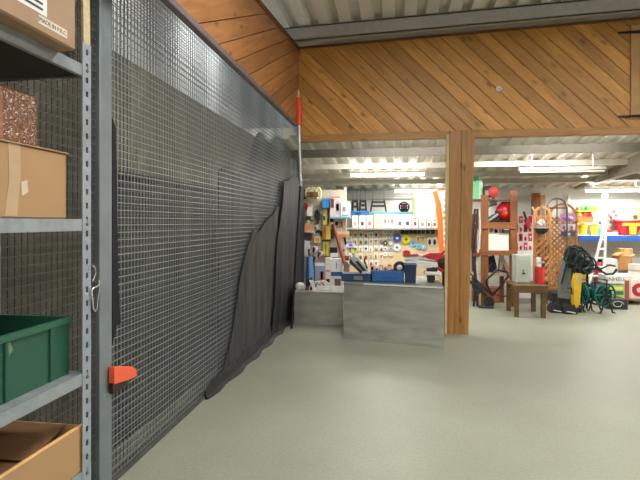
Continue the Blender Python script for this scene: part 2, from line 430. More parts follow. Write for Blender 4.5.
# black strap by the steel post
X_ = -1.70
pp = [ptx(112.6, 118, X_), ptx(116, 128, X_), ptx(117.3, 190, X_), ptx(118.5, 290, X_), ptx(121, 322, X_), ptx(117, 326, X_), ptx(114, 338, X_), ptx(112.6, 345, X_)]
tag(MB().prism(pp, (-.012, 0, 0)).done('fabric_strip', M((14, 14, 16), .8)), 'narrow black fabric strip hanging beside the grey steel post', 'strip')
X_ = -1.69
pp = [ptx(109, 367, X_), ptx(113, 366.3, X_), ptx(126, 366, X_), ptx(131, 368.5, X_), ptx(132, 376, X_), ptx(122, 380, X_), ptx(109, 384, X_)]
hd = thing('orange_tool', 'bright orange plastic tool handle poking out past the grey steel post', 'tool', ptx(120, 384, X_))
MB().prism(pp, (.035, 0, 0)).done('grip', M((244, 100, 66), .4, 0, .05), hd)
pp = [ptx(109, 383, X_), ptx(122, 380, X_), ptx(126, 382, X_), ptx(118, 388, X_), ptx(109, 394, X_)]
MB().prism(pp, (.025, 0, 0)).done('blade_holder', M((52, 32, 28), .5), hd)

# ================================================================== STORAGE RACK
RX, RB, RY = -1.18, -1.62, 1.79
rack = thing('storage_rack', 'grey slotted steel shelving rack at the left edge of the hall', 'rack', ((RX+RB)/2, 1.3, 0))
def upright(x, y, sx, sy):
    """slotted angle: one flange faces the aisle, one the end"""
    b = MB(); w, t, zt = .055, .0025, 2.29
    ya, yb_ = (y-w, y) if sy > 0 else (y, y+w)
    xa, xb = (x-t, x) if sx > 0 else (x, x+t)
    c = (ya+yb_)/2; hw = .0075
    b.box(xa, xb, ya, c-hw, 0, zt); b.box(xa, xb, c+hw, yb_, 0, zt)
    z = 0
    while z < zt:
        b.box(xa, xb, c-hw, c+hw, z, min(z+.032, zt)); z += .054
    ye = yb_-t if sy > 0 else ya
    b.box(min(x, x-sx*.04), max(x, x-sx*.04), ye, ye+t, 0, zt)
    return b
UP = M((163, 172, 182), .4, .45, .1, 10)
for (x, y, sx, sy) in ((RX, RY+.02, 1, 1), (RB, RY+.02, -1, 1), (RX, .85, 1, -1), (RB, .85, -1, -1)): upright(x, y, sx, sy).done('upright', UP, rack)
SHELFZ = (2.204, 1.611, 1.02, .647)
for z in SHELFZ:
    b = MB(); y0, y1 = .86, RY-.0
    b.box(RB+.004, RX-.004, y0, y1, z-.004, z)
    b.box(RX-.006, RX-.003, y0, y1, z-.043, z); b.box(RX-.02, RX-.003, y0, y1, z-.045, z-.042)
    b.box(RB+.003, RB+.006, y0, y1, z-.043, z)
    b.box(RB+.004, RX-.004, y1-.003, y1, z-.043, z); b.box(RB+.004, RX-.004, y0, y0+.003, z-.043, z)
    s = b.done('shelf', M((158, 166, 172), .38, .45, .2, 16), rack)
    if z > 2: MB().box(RB+.008, RX-.022, y0+.005, y1-.005, z-.036, z-.006).done('shade_board', M((52, 46, 38), .8), s)  # dark board added so that the underside of the top shelf looks shaded
    bb = MB()
    bb.lathe((RX-.001, RY-.008, z-.02), (1, 0, 0), [(.007, 0), (.007, .004), (.004, .006)], 6)
    bb.done('bolt', STEEL_D, s)

def flute(b): return b
# large box on the top shelf
z = SHELFZ[0]
bx = thing('cardboard_box', 'cardboard box with white shipping label on the top shelf of the rack', 'box', (-1.33, 1.3, z))
MB().box(-1.55, -1.118, .95, 1.624, z+.001, 2.62, None, .006).done('carton', M((156, 126, 98), .75, 0, .06, 4), bx)
def onface(px, py): return ptx(px, py, -1.1172)
def facequad(pxs, m, name, parent, x=-1.1172):
    return MB().prism([ptx(a, c, x) for a, c in pxs], (.0006, 0, 0)).done(name, m, parent)
# label and print lie on the front face (aisle side)
def YZ(px, py, x): p = ptx(px, py, x); return p.y, p.z
y1_, zb = YZ(47, 17.5, -1.117)
y0_ = y1_-.36
lb = MB().box(-1.1178, -1.1168, y0_, y1_, zb, zb+.16).done('shipping_label', M((222, 222, 220), .6), bx)
ln = MB()
for i, (a, c, zz, h) in enumerate(((.03, .2, .012, .008), (.03, .32, .03, .008), (.05, .27, .05, .012), (.03, .31, .075, .02), (.1, .3, .11, .03))):
    ln.box(-1.1165, -1.116, y1_-c, y1_-a+.01, zb+zz, zb+zz+h)
ln.done('label_print', PRINT, lb)
ya, za = YZ(53.5, 27, -1.117)
st = MB().box(-1.1178, -1.1168, ya-.07, ya+.07, za-.014, za+.014).done('origin_sticker', M((206, 198, 184), .6), bx)
text_on('printed_text', 'MADE IN P.R.C.', .02, (-1.1165, ya, za), (0, 1, 0), (0, 0, 1), M((92, 72, 56), .6), st, .0004)
# tan box with tape
z = SHELFZ[1]
bx = thing('cardboard_box', 'tan cardboard box with peeling tape on the second shelf beneath a brown wrapped box', 'box', (-1.4, 1.3, z))
b = MB(); b.box(-1.57, -1.22, .95, 1.716, z+.001, 1.855, None, .005)
b.done('carton', KRAFT2, bx)
b = MB().box(-1.575, -1.214, 1.3, 1.722, 1.855, 1.860); b.box(-1.575, -1.214, .948, 1.297, 1.855, 1.861); b.done('flap', KRAFT, bx)
TAPE = M((186, 158, 124), .35, 0, .12, 9)
yt, zt_ = YZ(14, 150, -1.219)
tp = MB(); tp.prism([ptx(8, 142, -1.2192), ptx(20, 145, -1.2192), ptx(21, 170, -1.2192), ptx(17, 216, -1.2192), ptx(4, 216, -1.2192), ptx(9, 180, -1.2192)], (.0008, 0, 0))
tp.done('packing_tape', TAPE, bx)
MB().prism([ptx(21, 182, -1.2192), ptx(27, 180, -1.2192), ptx(28, 192, -1.2192), ptx(22, 196, -1.2192)], (.0008, 0, 0)).done('tape_scrap', M((205, 190, 170), .4), bx)
# shrink-wrapped brown box on top of it
bx = thing('wrapped_box', 'brown box in glossy shrink wrap stacked on the tan cardboard box', 'box', (-1.4, 1.3, 1.862))
MB().box(-1.56, -1.25, .95, 1.604, 1.862, 2.044, None, .008).done('carton', wrap_mat(), bx)
MB().box(-1.2505, -1.2485, 1.40, 1.44, 1.87, 2.035).done('film_seam', M((150, 104, 84), .2), bx)
# green crate
z = SHELFZ[2]
GREEN = M((32, 80, 62), .42, 0, .1, 6); 
cr = thing('plastic_crate', 'dark green plastic crate standing on the third shelf of the rack', 'crate', (-1.4, 1.3, z))
b = MB(); x0, x1, y0, y1, zt = -1.575, -1.234, .9, 1.75, 1.238; w = .008
b.box(x0, x1, y0, y1, z+.001, z+.01)
b.box(x1-w, x1, y0, y1, z+.01, zt); b.box(x0, x0+w, y0, y1, z+.01, zt); b.box(x0+w, x1-w, y0, y0+w, z+.01, zt); b.box(x0+w, x1-w, y1-w, y1, z+.01, zt)
b.done('crate_body', GREEN, cr)
b = MB()
b.box(x1, x1+.009, y0, y1+.008, zt-.022, zt); b.box(x0-.009, x0, y0, y1+.008, zt-.022, zt); b.box(x0, x1, y1, y1+.009, zt-.022, zt); b.box(x0, x1, y0-.009, y0, zt-.022, zt)
b.done('rim', M((40, 92, 71), .42, 0, .08, 6), cr)
for yy in (ptx(50, 350, x1).y, ptx(5, 350, x1).y, 1.02): MB().box(x1, x1+.008, yy-.006, yy+.008, z+.002, zt-.02, None, .002).done('rib', GREEN, cr)
for yy in (1.2, 1.45): MB().box(x0+w, x0+w+.006, yy-.01, yy+.01, z+.01, zt).done('inner_rib', GREEN, cr)
facequad([(6, 339), (10, 342), (13, 350), (10, 354), (8, 359), (6, 352)], M((112, 130, 96), .6), 'tape_residue', cr, x1+.0002)
# open box on the lowest visible shelf
z = SHELFZ[3]
ob = thing('cardboard_box', 'open cardboard box on the lowest visible shelf below the green crate', 'box', (-1.4, 1.3, z))
x0, x1, y0, y1, zt = -1.58, -1.19, .88, 1.775, .816; w = .006
b = MB(); b.box(x0, x1, y0, y1, z+.001, z+.006); b.box(x1-w, x1, y0, y1, z+.006, zt); b.box(x0, x0+w, y0, y1, z+.006, zt); b.box(x0, x1, y0, y0+w, z+.006, zt); b.box(x0, x1, y1-w, y1, z+.006, zt)
b.done('carton', KRAFT2, ob)
b = MB(); b.prism([(x1-.002, y0, zt), (x1-.008, y0, zt+.006), (x1-.07, y0, zt-.03), (x1-.07, y0, zt-.036)], (0, y1-y0, 0)); b.done('flap', M((196, 152, 100), .75, 0, .06, 5), ob)
b = MB(); b.prism([(x0+.0, y1, zt), (x1-.075, y1, zt), (x1-.075, y1-.2, zt-.05), (x0, y1-.2, zt-.05)], (0, 0, -.005)); b.done('flap', KRAFT_IN, ob)
b = MB(); b.box(x0+.02, x1-.08, y0+.02, y1-.22, z+.006, zt-.05); b.done('folded_packing', KRAFT_IN, ob)
# beige batten leaning behind the rack end
tag(MB().prism([ptx(81, -8, -1.66), ptx(87.5, -8, -1.66), ptx(88.5, 60, -1.66), ptx(82, 60, -1.66)], (.012, 0, 0)).done('corrugated_strip', M((196, 178, 140), .7, 0, .2, 40)), 'cream card strip between the rack upright and the steel post, at the top', 'strip')
# hook and snap hook on the upright
CH = M((214, 216, 216), .2, .9, .05)
hx = RX+.004
hk = thing('snap_hook', 'shiny metal snap hook hanging on the slotted rack upright', 'hook', ptx(93, 312, hx))
def T(pts, r, x=hx): return MB().tube([ptx(a, c, x) for a, c in pts], r, 8)
T([(89, 270), (90, 266), (92.5, 265), (95, 268), (95.8, 273), (94, 278), (93, 281)], .0035).done('upper_hook', CH, hk, True)
T([(99.5, 280), (99.3, 284), (97, 287), (93, 288), (91.8, 290), (92, 296), (93, 304), (93.5, 309), (95, 311), (97, 309)], .0035, hx+.003).done('hook_body', CH, hk, True)
T([(97, 309), (98, 300), (99.5, 290), (99.5, 282)], .0022, hx+.003).done('gate', CH, hk, True)

# ================================================================== POLE IN THE CORNER, THINGS ON THE BOARDS
p = pt(299.5, 300, 7.36); py = 7.36
pole = thing('telescopic_pole', 'telescopic pole with orange head leaning in the corner of the boarded walls', 'pole', (p.x, py, 0))
MB().tube([pt(300.6, 185, py), (pt(291.5, 330, py).x, py, 0.0)], .018, 10).done('lower_shaft', M((30, 32, 36), .4), pole, True)
MB().tube([pt(299, 122, py), pt(300.6, 186, py)], .021, 10).done('shaft', M((205, 208, 210), .3, .6), pole, True)
MB().tube([pt(298.2, 98, py), pt(299.3, 125, py)], .052, 12).done('head', M((238, 84, 30), .4, 0, .05), pole, True)
MB().tube([pt(298.6, 90, py), pt(298.2, 99, py)], .012, 8, r2=.028).done('tip', M((226, 214, 180), .5), pole, True)
hp = pt(499, 89, FY-.002)
hk = thing('wall_hook', 'small white metal hook screwed to the middle of the diagonal boards', 'hook', hp)
MB().lathe(hp, (0, -1, 0), [(.045, 0), (.045, .008), (.03, .014)], 12).done('plate', M((236, 238, 240), .3, .1), hk, True)
MB().tube([hp+Vector((0, -.01, 0)), hp+Vector((0, -.05, 0)), hp+Vector((.01, -.07, -.03)), hp+Vector((0, -.05, -.05))], .008, 8).done('hook', M((200, 204, 210), .3, .6), hk, True)
# pale hatch frame at the right end of the boards, with strap hinges
a = pt(630, 25, FY); c = pt(630, 119, FY)
ht = thing('wooden_hatch', 'pale timber hatch on the boards at the right edge with black strap hinges', 'hatch', (a.x+.6, FY, c.z))
MB().box(a.x, a.x+.11, FY-.035, FY-.001, c.z, a.z-.02, None, .003).done('frame_board', M((196, 152, 100), .55, 0, .12, 8), ht)
MB().box(a.x+.115, a.x+1.2, FY-.03, FY-.001, c.z, a.z-.02, None, .003).done('panel', M((190, 140, 84), .55, 0, .12, 8), ht)
for yy in (33.5, 117):
    q = pt(624, yy, FY); L0 = pt(617, yy, FY).x
    MB().prism([(L0, FY-.04, q.z-.012), (a.x+.3, FY-.04, q.z-.03), (a.x+.3, FY-.04, q.z+.03), (L0, FY-.04, q.z+.012)], (0, .004, 0)).done('strap_hinge', M((34, 26, 24), .5, .4), ht)

# ================================================================== TIMBER POST
l = pt(449.5, 333, 7.34); r_ = pt(474.5, 131, 7.34)
ps = thing('timber_post', 'tall timber post of two planks standing under the boarded wall', 'post', ((l.x+r_.x)/2, 7.34, 0))
def plank(x0, x1, xb0, xb1, zt, Y=7.34, d=.12):
    A0 = pt(x0, 131, Y).x; A1 = pt(x1, 131, Y).x; B0 = pt(xb0, 332, Y).x; B1 = pt(xb1, 332, Y).x
    return MB().prism([(B0, Y, 0), (B1, Y, 0), (A1, Y, zt), (A0, Y, zt)], (0, d, 0))
plank(449.8, 461.8, 447.6, 458.6, 2.90).done('plank', POSTW, ps)
plank(462.2, 475, 459.0, 468.2, 2.905).done('plank', POSTW, ps)
plank(446.5, 449.4, 444.6, 447.2, 2.86, 7.35, .1).done('edge_batten', M((206, 178, 130), .6, 0, .12, 6), ps)

# ================================================================== GREY COUNTERS IN THE MIDDLE
SHEET = streak_mat((168, 168, 162), (206, 206, 198), 1.0, 4, .28, .65)
def pz(px, zc): a = (px-320)/F*zc; return a*CS-zc*SN, a*SN+zc*CS
ctz = .765
(ax, ay), (bx_, by) = pz(344, 6.86), pz(444, 6.35); d = Vector((bx_-ax, by-ay, 0)).normalized(); nb = Vector((0, 1.3, 0))
def slabp(f, z0, z1, back=nb): A_ = Vector((ax, ay, 0))-d*f-nb.normalized()*f; B_ = Vector((bx_, by, 0))+d*f*.5-nb.normalized()*f; return [(v.x, v.y, z0) for v in (A_, B_, B_+back, A_+back)]
ct = thing('display_counter', 'low counter with worn streaked grey metal front left of the timber post', 'counter', ((ax+bx_)/2, (ay+by)/2+.6, 0))
MB().prism(slabp(0, 0, 0), (0, 0, ctz-.02)).done('body', SHEET, ct)
MB().prism(slabp(.006, ctz-.02, 0), (0, 0, .02)).done('worktop', M((128, 128, 124), .4, .2, .25, 4), ct)
e0 = Vector((ax, ay, 0))+d*.28; e1 = Vector((bx_, by, 0))-d*.02; nn_ = nb.normalized()
MB().prism([(e0-nn_*.014).to_tuple()[:2]+(ctz-.012,), (e1-nn_*.014).to_tuple()[:2]+(ctz-.012,), (e1-nn_*.007).to_tuple()[:2]+(ctz-.012,), (e0-nn_*.007).to_tuple()[:2]+(ctz-.012,)], (0, 0, .02)).done('edge_strip', M((226, 226, 224), .35, .2), ct)
cx0 = pt(294, 300, 7.7).x; cx1 = pt(343, 300, 7.7).x; c2z = pt(320, 292, 7.7).z
c2 = thing('display_plinth', 'low grey plinth with streaked front next to the black sheet', 'plinth', ((cx0+cx1)/2, 8.1, 0))
MB().box(cx0, cx1, 7.7, 8.5, 0, c2z-.02, None, .003).done('body', SHEET, c2)
MB().box(cx0-.01, cx1+.01, 7.69, 8.51, c2z-.02, c2z, None, .004).done('top', M((166, 166, 160), .4, .2, .2, 4), c2)


# ================================================================== THE SHOP: helpers
def C(*rgb, r=.55, m=0, v=.08, s=12): return M(rgb, r, m, v, s)
def base(px0, py0, px1, py1, Y, d):
    x0, x1, z0, z1 = rect(px0, py0, px1, py1, Y); return x0, x1, z0, z1, Vector(((x0+x1)/2, Y+d/2, z0))
def carton(name, label, cat, px0, py0, px1, py1, Y, d, m, prints=(), group=None, lid=None, z0=None):
    """printed carton: body with tuck lid, printed fields as sub-shapes of the front"""
    x0, x1, zz, z1, L0 = base(px0, py0, px1, py1, Y, d)
    if z0 is not None: zz = z0; L0.z = z0
    t = thing(name, label, cat, L0, group)
    MB().box(x0, x1, Y, Y+d, zz, z1, None, .004).done('carton', m, t)
    if lid: MB().box(x0-.003, x1+.003, Y-.003, Y+d+.003, z1-.03, z1+.004, None, .002).done('lid', lid, t)
    W = x1-x0; H = z1-zz
    for i, (a, b, c, e, pm) in enumerate(prints):
        MB().box(x0+a*W, x0+b*W, Y-.0015, Y+.001, zz+c*H, zz+e*H).done('printed_panel', pm, t)
    return t
def hangcard(name, label, cat, px0, py0, px1, py1, Y, card, item, group, shape='blob', head=.3, d=.03):
    """blister card: card with a goods bubble and a header"""
    x0, x1, z0, z1, L0 = base(px0, py0, px1, py1, Y, .01)
    t = thing(name, label, cat, L0, group); W = x1-x0; H = z1-z0
    MB().box(x0, x1, Y, Y+.006, z0, z1).done('card', card, t)
    zc = z0+H*(1-head)*.5; xc = (x0+x1)/2
    b = MB()
    if shape == 'blob': b.blob((xc, Y-.002, zc), (W*.36, d, H*(1-head)*.45), None, 10, 6)
    elif shape == 'bar': b.box(xc-W*.14, xc+W*.14, Y-d, Y, z0+H*.06, z0+H*(1-head), None, .006)
    elif shape == 'ring': b.tube([(xc+W*.3*math.cos(k*.524), Y-.01, zc+W*.3*math.sin(k*.524)) for k in range(12)], .012, 6, None, True)
    elif shape == 'tool': b.box(xc-W*.08, xc+W*.08, Y-.02, Y, z0+.02, z0+H*.45, None, .004); b.box(xc-W*.3, xc+W*.3, Y-.03, Y, z0+H*.45, z0+H*.66, None, .006)
    b.done('goods', item, t, shape in ('blob', 'ring'))
    return t
ORD = ['first', 'second', 'third', 'fourth', 'fifth', 'sixth', 'seventh', 'eighth', 'ninth', 'tenth']
WH = C(232, 230, 224); GR = C(150, 150, 148); BK = C(30, 30, 32); RD = C(196, 36, 34); OR = C(232, 96, 36); YE = C(236, 204, 70); BLU = C(44, 108, 178); TEAL = C(20, 110, 104)
DKB = C(30, 52, 92); CRM = C(226, 214, 178); PINK = C(226, 170, 176); NAVY = C(26, 44, 82); SKY = C(120, 176, 206); BRN = C(120, 74, 44)

# ------------------------------------------------ goods wall left of the post (disc display)
GY = 11.0
def zpx(py, px, Y): return pt(px, py, Y).z
gx0 = pt(343, 230, GY).x; gx1 = pt(443, 230, GY).x
gw = thing('display_wall', 'pegboard display wall with goods, standing behind the counter left of the post', 'display', ((gx0+gx1)/2, GY+.2, 0))
PEG = C(206, 184, 146, v=.05)
MB().box(gx0, gx1, GY, GY+.03, .3, zpx(229, 390, GY)).done('pegboard', PEG, gw)
MB().box(gx0, gx1, GY-.28, GY+.4, 0, .3, None, .005).done('plinth', C(120, 122, 120), gw)
SH1 = zpx(228, 390, GY-.3)
MB().box(gx0, gx1, GY-.32, GY+.1, SH1-.035, SH1, None, .004).done('shelf', C(150, 152, 150), gw)
SH2 = zpx(212, 390, GY-.05)
MB().box(pt(348, 212, GY).x, pt(413, 212, GY).x, GY-.05, GY+.35, SH2-.04, SH2, None, .003).done('upper_shelf', C(88, 166, 186), gw)
for px in (344, 413, 442):
    x = pt(px, 220, GY).x; MB().box(x-.02, x+.02, GY+.03, GY+.08, 0, zpx(197, px, GY)).done('upright', C(206, 204, 190), gw)
MB().box(pt(412.5, 200, GY).x, pt(415, 200, GY).x, GY-.03, GY+.02, SH2-.2, zpx(197, 413, GY)).done('green_post', C(176, 206, 132), gw)
# white cartons in a row on the shelf
pr = lambda *c: c
row = [(352, 358.5, 215.5, 'white carton with small tan picture, leftmost of the row on the grey shelf', WH, C(196, 160, 120)),
       (358.8, 366, 215.5, 'white carton with black picture, second from left on the grey shelf', WH, C(70, 70, 76)),
       (366.3, 373.5, 215.2, 'white carton with red and grey picture, third from left on the grey shelf', WH, C(190, 96, 90)),
       (374, 381, 214, 'tall cream carton, fourth from left on the grey shelf', CRM, C(206, 190, 150)),
       (381.3, 396, 214, 'wide white carton with two red motifs below the black trestle', WH, C(200, 90, 70)),
       (396.4, 403.6, 214.8, 'white carton with blue tool picture below the domed cage', WH, C(70, 90, 160)),
       (404, 411.5, 214.8, 'white carton with blue and black picture right of the domed cage', WH, C(60, 70, 110)),
       (412, 418.5, 215.6, 'white carton with dark red header next to the green shelf post', WH, C(150, 40, 60)),
       (419, 426, 217, 'white carton with thin grey line drawing, third from right on the grey shelf', WH, C(160, 150, 150)),
       (426.3, 431.8, 217.6, 'white carton with brown motif, second from right on the grey shelf', WH, C(130, 90, 80)),
       (432.1, 437.5, 217.6, 'white carton with red tool picture, rightmost on the grey shelf', WH, C(180, 50, 60))]
for i, (a, b, tpy, lab, m, p) in enumerate(row):
    x0, x1, zz, z1 = rect(a+.25, tpy, b-.25, 228, GY-.3)
    t = thing('product_box', lab, 'box', ((x0+x1)/2, GY-.15, SH1), 'cartons on the grey shelf')
    W = x1-x0; H = z1-SH1; b_ = MB().box(x0, x1, GY-.3, GY-.02, SH1+.001, z1, None, .004).done('carton', m, t)
    if i == 4:
        for u in (.18, .66): MB().box(x0+u*W, x0+(u+.16)*W, GY-.3015, GY-.299, SH1+.35*H, SH1+.62*H).done('printed_motif', p, t)
        MB().box(x0+.44*W, x0+.54*W, GY-.3015, GY-.299, SH1+.42*H, SH1+.55*H).done('printed_motif', PRINT, t)
    else:
        MB().box(x0+.25*W, x0+.7*W, GY-.3015, GY-.299, SH1+.2*H, SH1+.5*H).done('printed_motif', p, t)
        MB().box(x0+.2*W, x0+.8*W, GY-.3015, GY-.299, SH1+.72*H, SH1+.8*H).done('printed_line', p if i in (7, 10) else C(170, 168, 166), t)
# on the upper shelf
x0, x1, zz, z1 = rect(348.5, 212, 369, 217.5, GY-.06)
t = thing('blue_case', 'long blue case under the two black stands at the left of the goods wall', 'case', ((x0+x1)/2, GY-.2, SH1+.01))
# (rests on the cartons row top)
zc_ = rect(352, 215.5, 358, 228, GY-.3)[3]
t.location.z = zc_+.002; WL[t.name] = Vector(t.location)
MB().box(x0, x1, GY-.28, GY-.07, zc_+.002, zc_+.1, None, .012).done('shell', BLU, t)
MB().box(x0-.004, x1+.004, GY-.285, GY-.065, zc_+.06, zc_+.068).done('seam', DKB, t)
MB().tube([((x0+x1)/2-.06, GY-.285, zc_+.05), ((x0+x1)/2-.05, GY-.31, zc_+.05), ((x0+x1)/2+.05, GY-.31, zc_+.05), ((x0+x1)/2+.06, GY-.285, zc_+.05)], .007, 6).done('handle', BK, t)
def trestle(px0, px1, py0, py1, Y, label, bars):
    x0, x1, zz, z1 = rect(px0, py0, px1, py1, Y); zb = SH2+.001; W = x1-x0
    t = thing('folding_stand', label, 'stand', ((x0+x1)/2, Y+.1, zb), 'black folding stands on the upper shelf')
    for s in (0, 1):
        xa = x0+.12*W if s == 0 else x1-.12*W; xb = x0 if s == 0 else x1
        MB().tube([(xa, Y, z1), (xb, Y-.03, zb+.014)], .016, 6).done('leg', BK, t)
        MB().tube([(xa, Y+.1, z1), (xb, Y+.2, zb+.014)], .016, 6).done('leg', BK, t)
    for q in bars: MB().box(x0+.1*W, x1-.1*W, Y-.015, Y+.11, zb+q*(z1-zb)-.02, zb+q*(z1-zb)+.025, None, .006).done('crossbar', BK, t)
    MB().tube([(x0+.14*W, Y+.05, z1), (x0+.14*W, Y+.05, z1+.22), (x1-.14*W, Y+.05, z1+.22), (x1-.14*W, Y+.05, z1)], .005, 6).done('wire_frame', STEEL_D, t)
    return t
trestle(352, 357.5, 200, 212, GY, 'narrow black folding stand, left one of the pair above the long blue case', (.9, .45))
trestle(359.5, 366, 200, 212, GY, 'narrow black folding stand, right one of the pair above the long blue case', (.9, .55, .2))
trestle(370.5, 386, 200, 212, GY, 'wide black folding trestle in the middle of the upper shelf', (.82, .5))
x0, x1, zz, z1 = rect(399, 202.5, 409.5, 213, GY)
t = thing('domed_cage', 'round dark cage with orange inside on the upper shelf below the tube', 'cage', ((x0+x1)/2, GY+.1, SH2)); R = (x1-x0)/2; c0 = Vector(((x0+x1)/2, GY+.14, SH2+R*1.0))
b = MB(); 
for k in range(6):
    a = math.pi*k/6; b.tube([c0+Vector((R*math.cos(u)*math.cos(a), R*math.cos(u)*math.sin(a)*.9, R*math.sin(u))) for u in [math.pi*2*q/24 for q in range(24)]], .012, 5, None, True)
for u in (-.5, 0, .5): b.tube([c0+Vector((R*math.cos(u)*math.cos(q*math.pi/10), R*math.cos(u)*math.sin(q*math.pi/10)*.9, R*math.sin(u))) for q in range(20)], .012, 5, None, True)
b.done('wire_cage', BK, t)
MB().blob(c0, (R*.55, R*.5, R*.6), None, 12, 8).done('core', C(206, 92, 60), t, True)
MB().lathe((c0.x, c0.y, SH2+.001), (0, 0, 1), [(R*.7, 0), (R*.7, .02), (R*.4, .05)], 16).done('foot', BK, t)
# pale wall cupboards behind
x0, x1, zz, z1 = rect(415, 196, 436, 226, GY+.62)
cb = thing('wall_cupboard', 'pale two-door cupboard on the back wall left of the orange banner', 'cupboard', ((x0+x1)/2, 11.8, 0))
MB().box(x0, x1, GY+.62, 11.98, 0, z1, None, .004).done('carcass', C(204, 204, 204), cb)
for i in (0, 1):
    xa = x0+(x1-x0)*(.02+.5*i); d_ = MB().box(xa, xa+(x1-x0)*.46, GY+.6, GY+.62, .06, z1-.02, None, .003).done('door', C(216, 217, 220), cb)
    xh = xa+(x1-x0)*(.42 if i == 0 else .04); MB().tube([(xh, GY+.58, 1.0), (xh, GY+.58, 1.15)], .008, 6).done('handle', STEEL, d_)
# grey panels/rail on the back wall above the shelf
x0, x1, zz, z1 = rect(338, 190.5, 412, 199, 11.9)
wr = thing('wall_rail', 'long grey rail board on the back wall over the black stands', 'rail', ((x0+x1)/2, 11.95, zz))
MB().box(x0, x1, 11.93, 11.99, zz, z1, None, .004).done('board', C(186, 184, 178), wr)
for k in range(4): MB().box(x0, x1, 11.915, 11.93, zz+(z1-zz)*(.1+.24*k), zz+(z1-zz)*(.2+.24*k)).done('slat', C(206, 204, 198), wr)

# grinding discs on the pegboard
def disc(px, py, r, m, hub, label, d=.012):
    c = pt(px, py, GY-.03); t = thing('grinding_disc', label, 'disc', c, 'grinding discs on the pegboard'); R = r*GY/F
    MB().lathe(c, (0, -1, 0), [(R*.25, 0), (R, 0), (R, d), (R*.45, d), (R*.42, d+.004), (R*.25, d+.004)], 20).done('disc', m, t)
    MB().lathe(c, (0, -1, 0), [(R*.32, d), (R*.32, d+.006), (R*.12, d+.007)], 14).done('hub', hub, t)
    MB().tube([c, (c.x, GY, c.z+.01)], .006, 6).done('peg', STEEL, t)
disc(397.2, 238, 4.2, C(60, 92, 170), WH, 'blue disc with white centre, top left of the large discs')
disc(406.2, 239.3, 4.4, C(232, 222, 50), C(60, 66, 40), 'bright yellow disc with dark centre hung beside the blue disc')
disc(397, 247.4, 3.7, C(206, 214, 216), BK, 'white disc with black centre right below the blue disc')
disc(412.6, 243.5, 3, SKY, C(60, 110, 140), 'pale blue disc below and right of the yellow disc')
disc(418.3, 246.3, 2.7, C(130, 186, 206), C(70, 110, 130), 'pale blue disc, middle one of the row of three')
disc(423.3, 246.8, 2.7, C(140, 190, 200), C(200, 220, 226), 'pale blue disc with light centre, right end of the row of three')
for k, py in enumerate((232, 237.5, 243, 248.5, 254)):
    for j, px in enumerate((385.3, 391)):
        disc(px, py, 2.3, [WH, C(190, 192, 196), C(70, 72, 80), C(160, 166, 190), WH][k] if (k+j) % 2 == 0 else C(206, 206, 204), [BK, GR, WH, NAVY, GR][k],
             'small pale disc, %s row from the top of the double column, %s column' % (ORD[k], ('left', 'right')[j]))
# small cards
cards = []
rnd = random.Random(21)
tones = [(WH, 'white'), (CRM, 'cream'), (C(206, 200, 178), 'beige'), (C(216, 220, 214), 'pale grey')]
itm = [BK, GR, C(150, 100, 60), C(96, 96, 92), C(190, 60, 50), STEEL_D]
special = {(0, 3): None}
for ri, (py0, py1) in enumerate(((231.5, 237), (238, 244.5), (245.5, 251.5), (252.5, 259), (260, 266))):
    n = 0
    for ci in range(7):
        px0 = 348.5+5.15*ci; px1 = px0+3.9
        if ri == 4 and ci > 5: continue
        m, nm = tones[rnd.randrange(4)]; n += 1
        dy = rnd.uniform(-.5, .5)
        hangcard('blister_card', '%s blister card on the pegboard, %s row from top, %s from left' % (nm, ORD[ri], ORD[ci]), 'card',
                 px0+rnd.uniform(-.3, .3), py0+dy, px1+rnd.uniform(-.4, .4), py1+dy, GY-.012, m, itm[rnd.randrange(6)], 'small cards on the pegboard', ('blob', 'bar', 'tool', 'blob')[rnd.randrange(4)], .35)
for k, px in enumerate((427.5, 432.5)):
    hangcard('boxed_disc_pack', 'white square pack with black window, %s one of the pair next to the orange banner' % ('left', 'right')[k], 'pack', px, 237.5, px+4.3, 245.5, GY-.02, C(236, 234, 226), BK, 'white packs by the banner', 'blob', .15)
for k, px in enumerate((416.3, 421)):
    hangcard('cream_pack', 'cream and tan pack right of the yellow disc, %s of two' % ('left', 'right')[k], 'pack', px, 235, px+3.6, 240.5, GY-.02, CRM, C(190, 150, 96), 'cream packs', 'blob', .3)
for k, (px, m, w) in enumerate(((400.5, BK, 'black'), (404.8, C(66, 66, 40), 'olive'), (409, C(40, 44, 60), 'dark blue'), (413.2, BK, 'small black'), (417.3, C(110, 96, 84), 'brown'), (421.4, C(150, 132, 104), 'tan'), (426, C(96, 96, 96), 'grey'), (431, C(90, 84, 80), 'taupe'))):
    hangcard('hanging_pack', '%s pack hanging right under the grey shelf edge, above the larger discs' % w, 'pack', px, 229.5, px+3.7, 234, GY-.012, m, C(60, 60, 62), 'dark packs under the shelf', 'blob', .2)

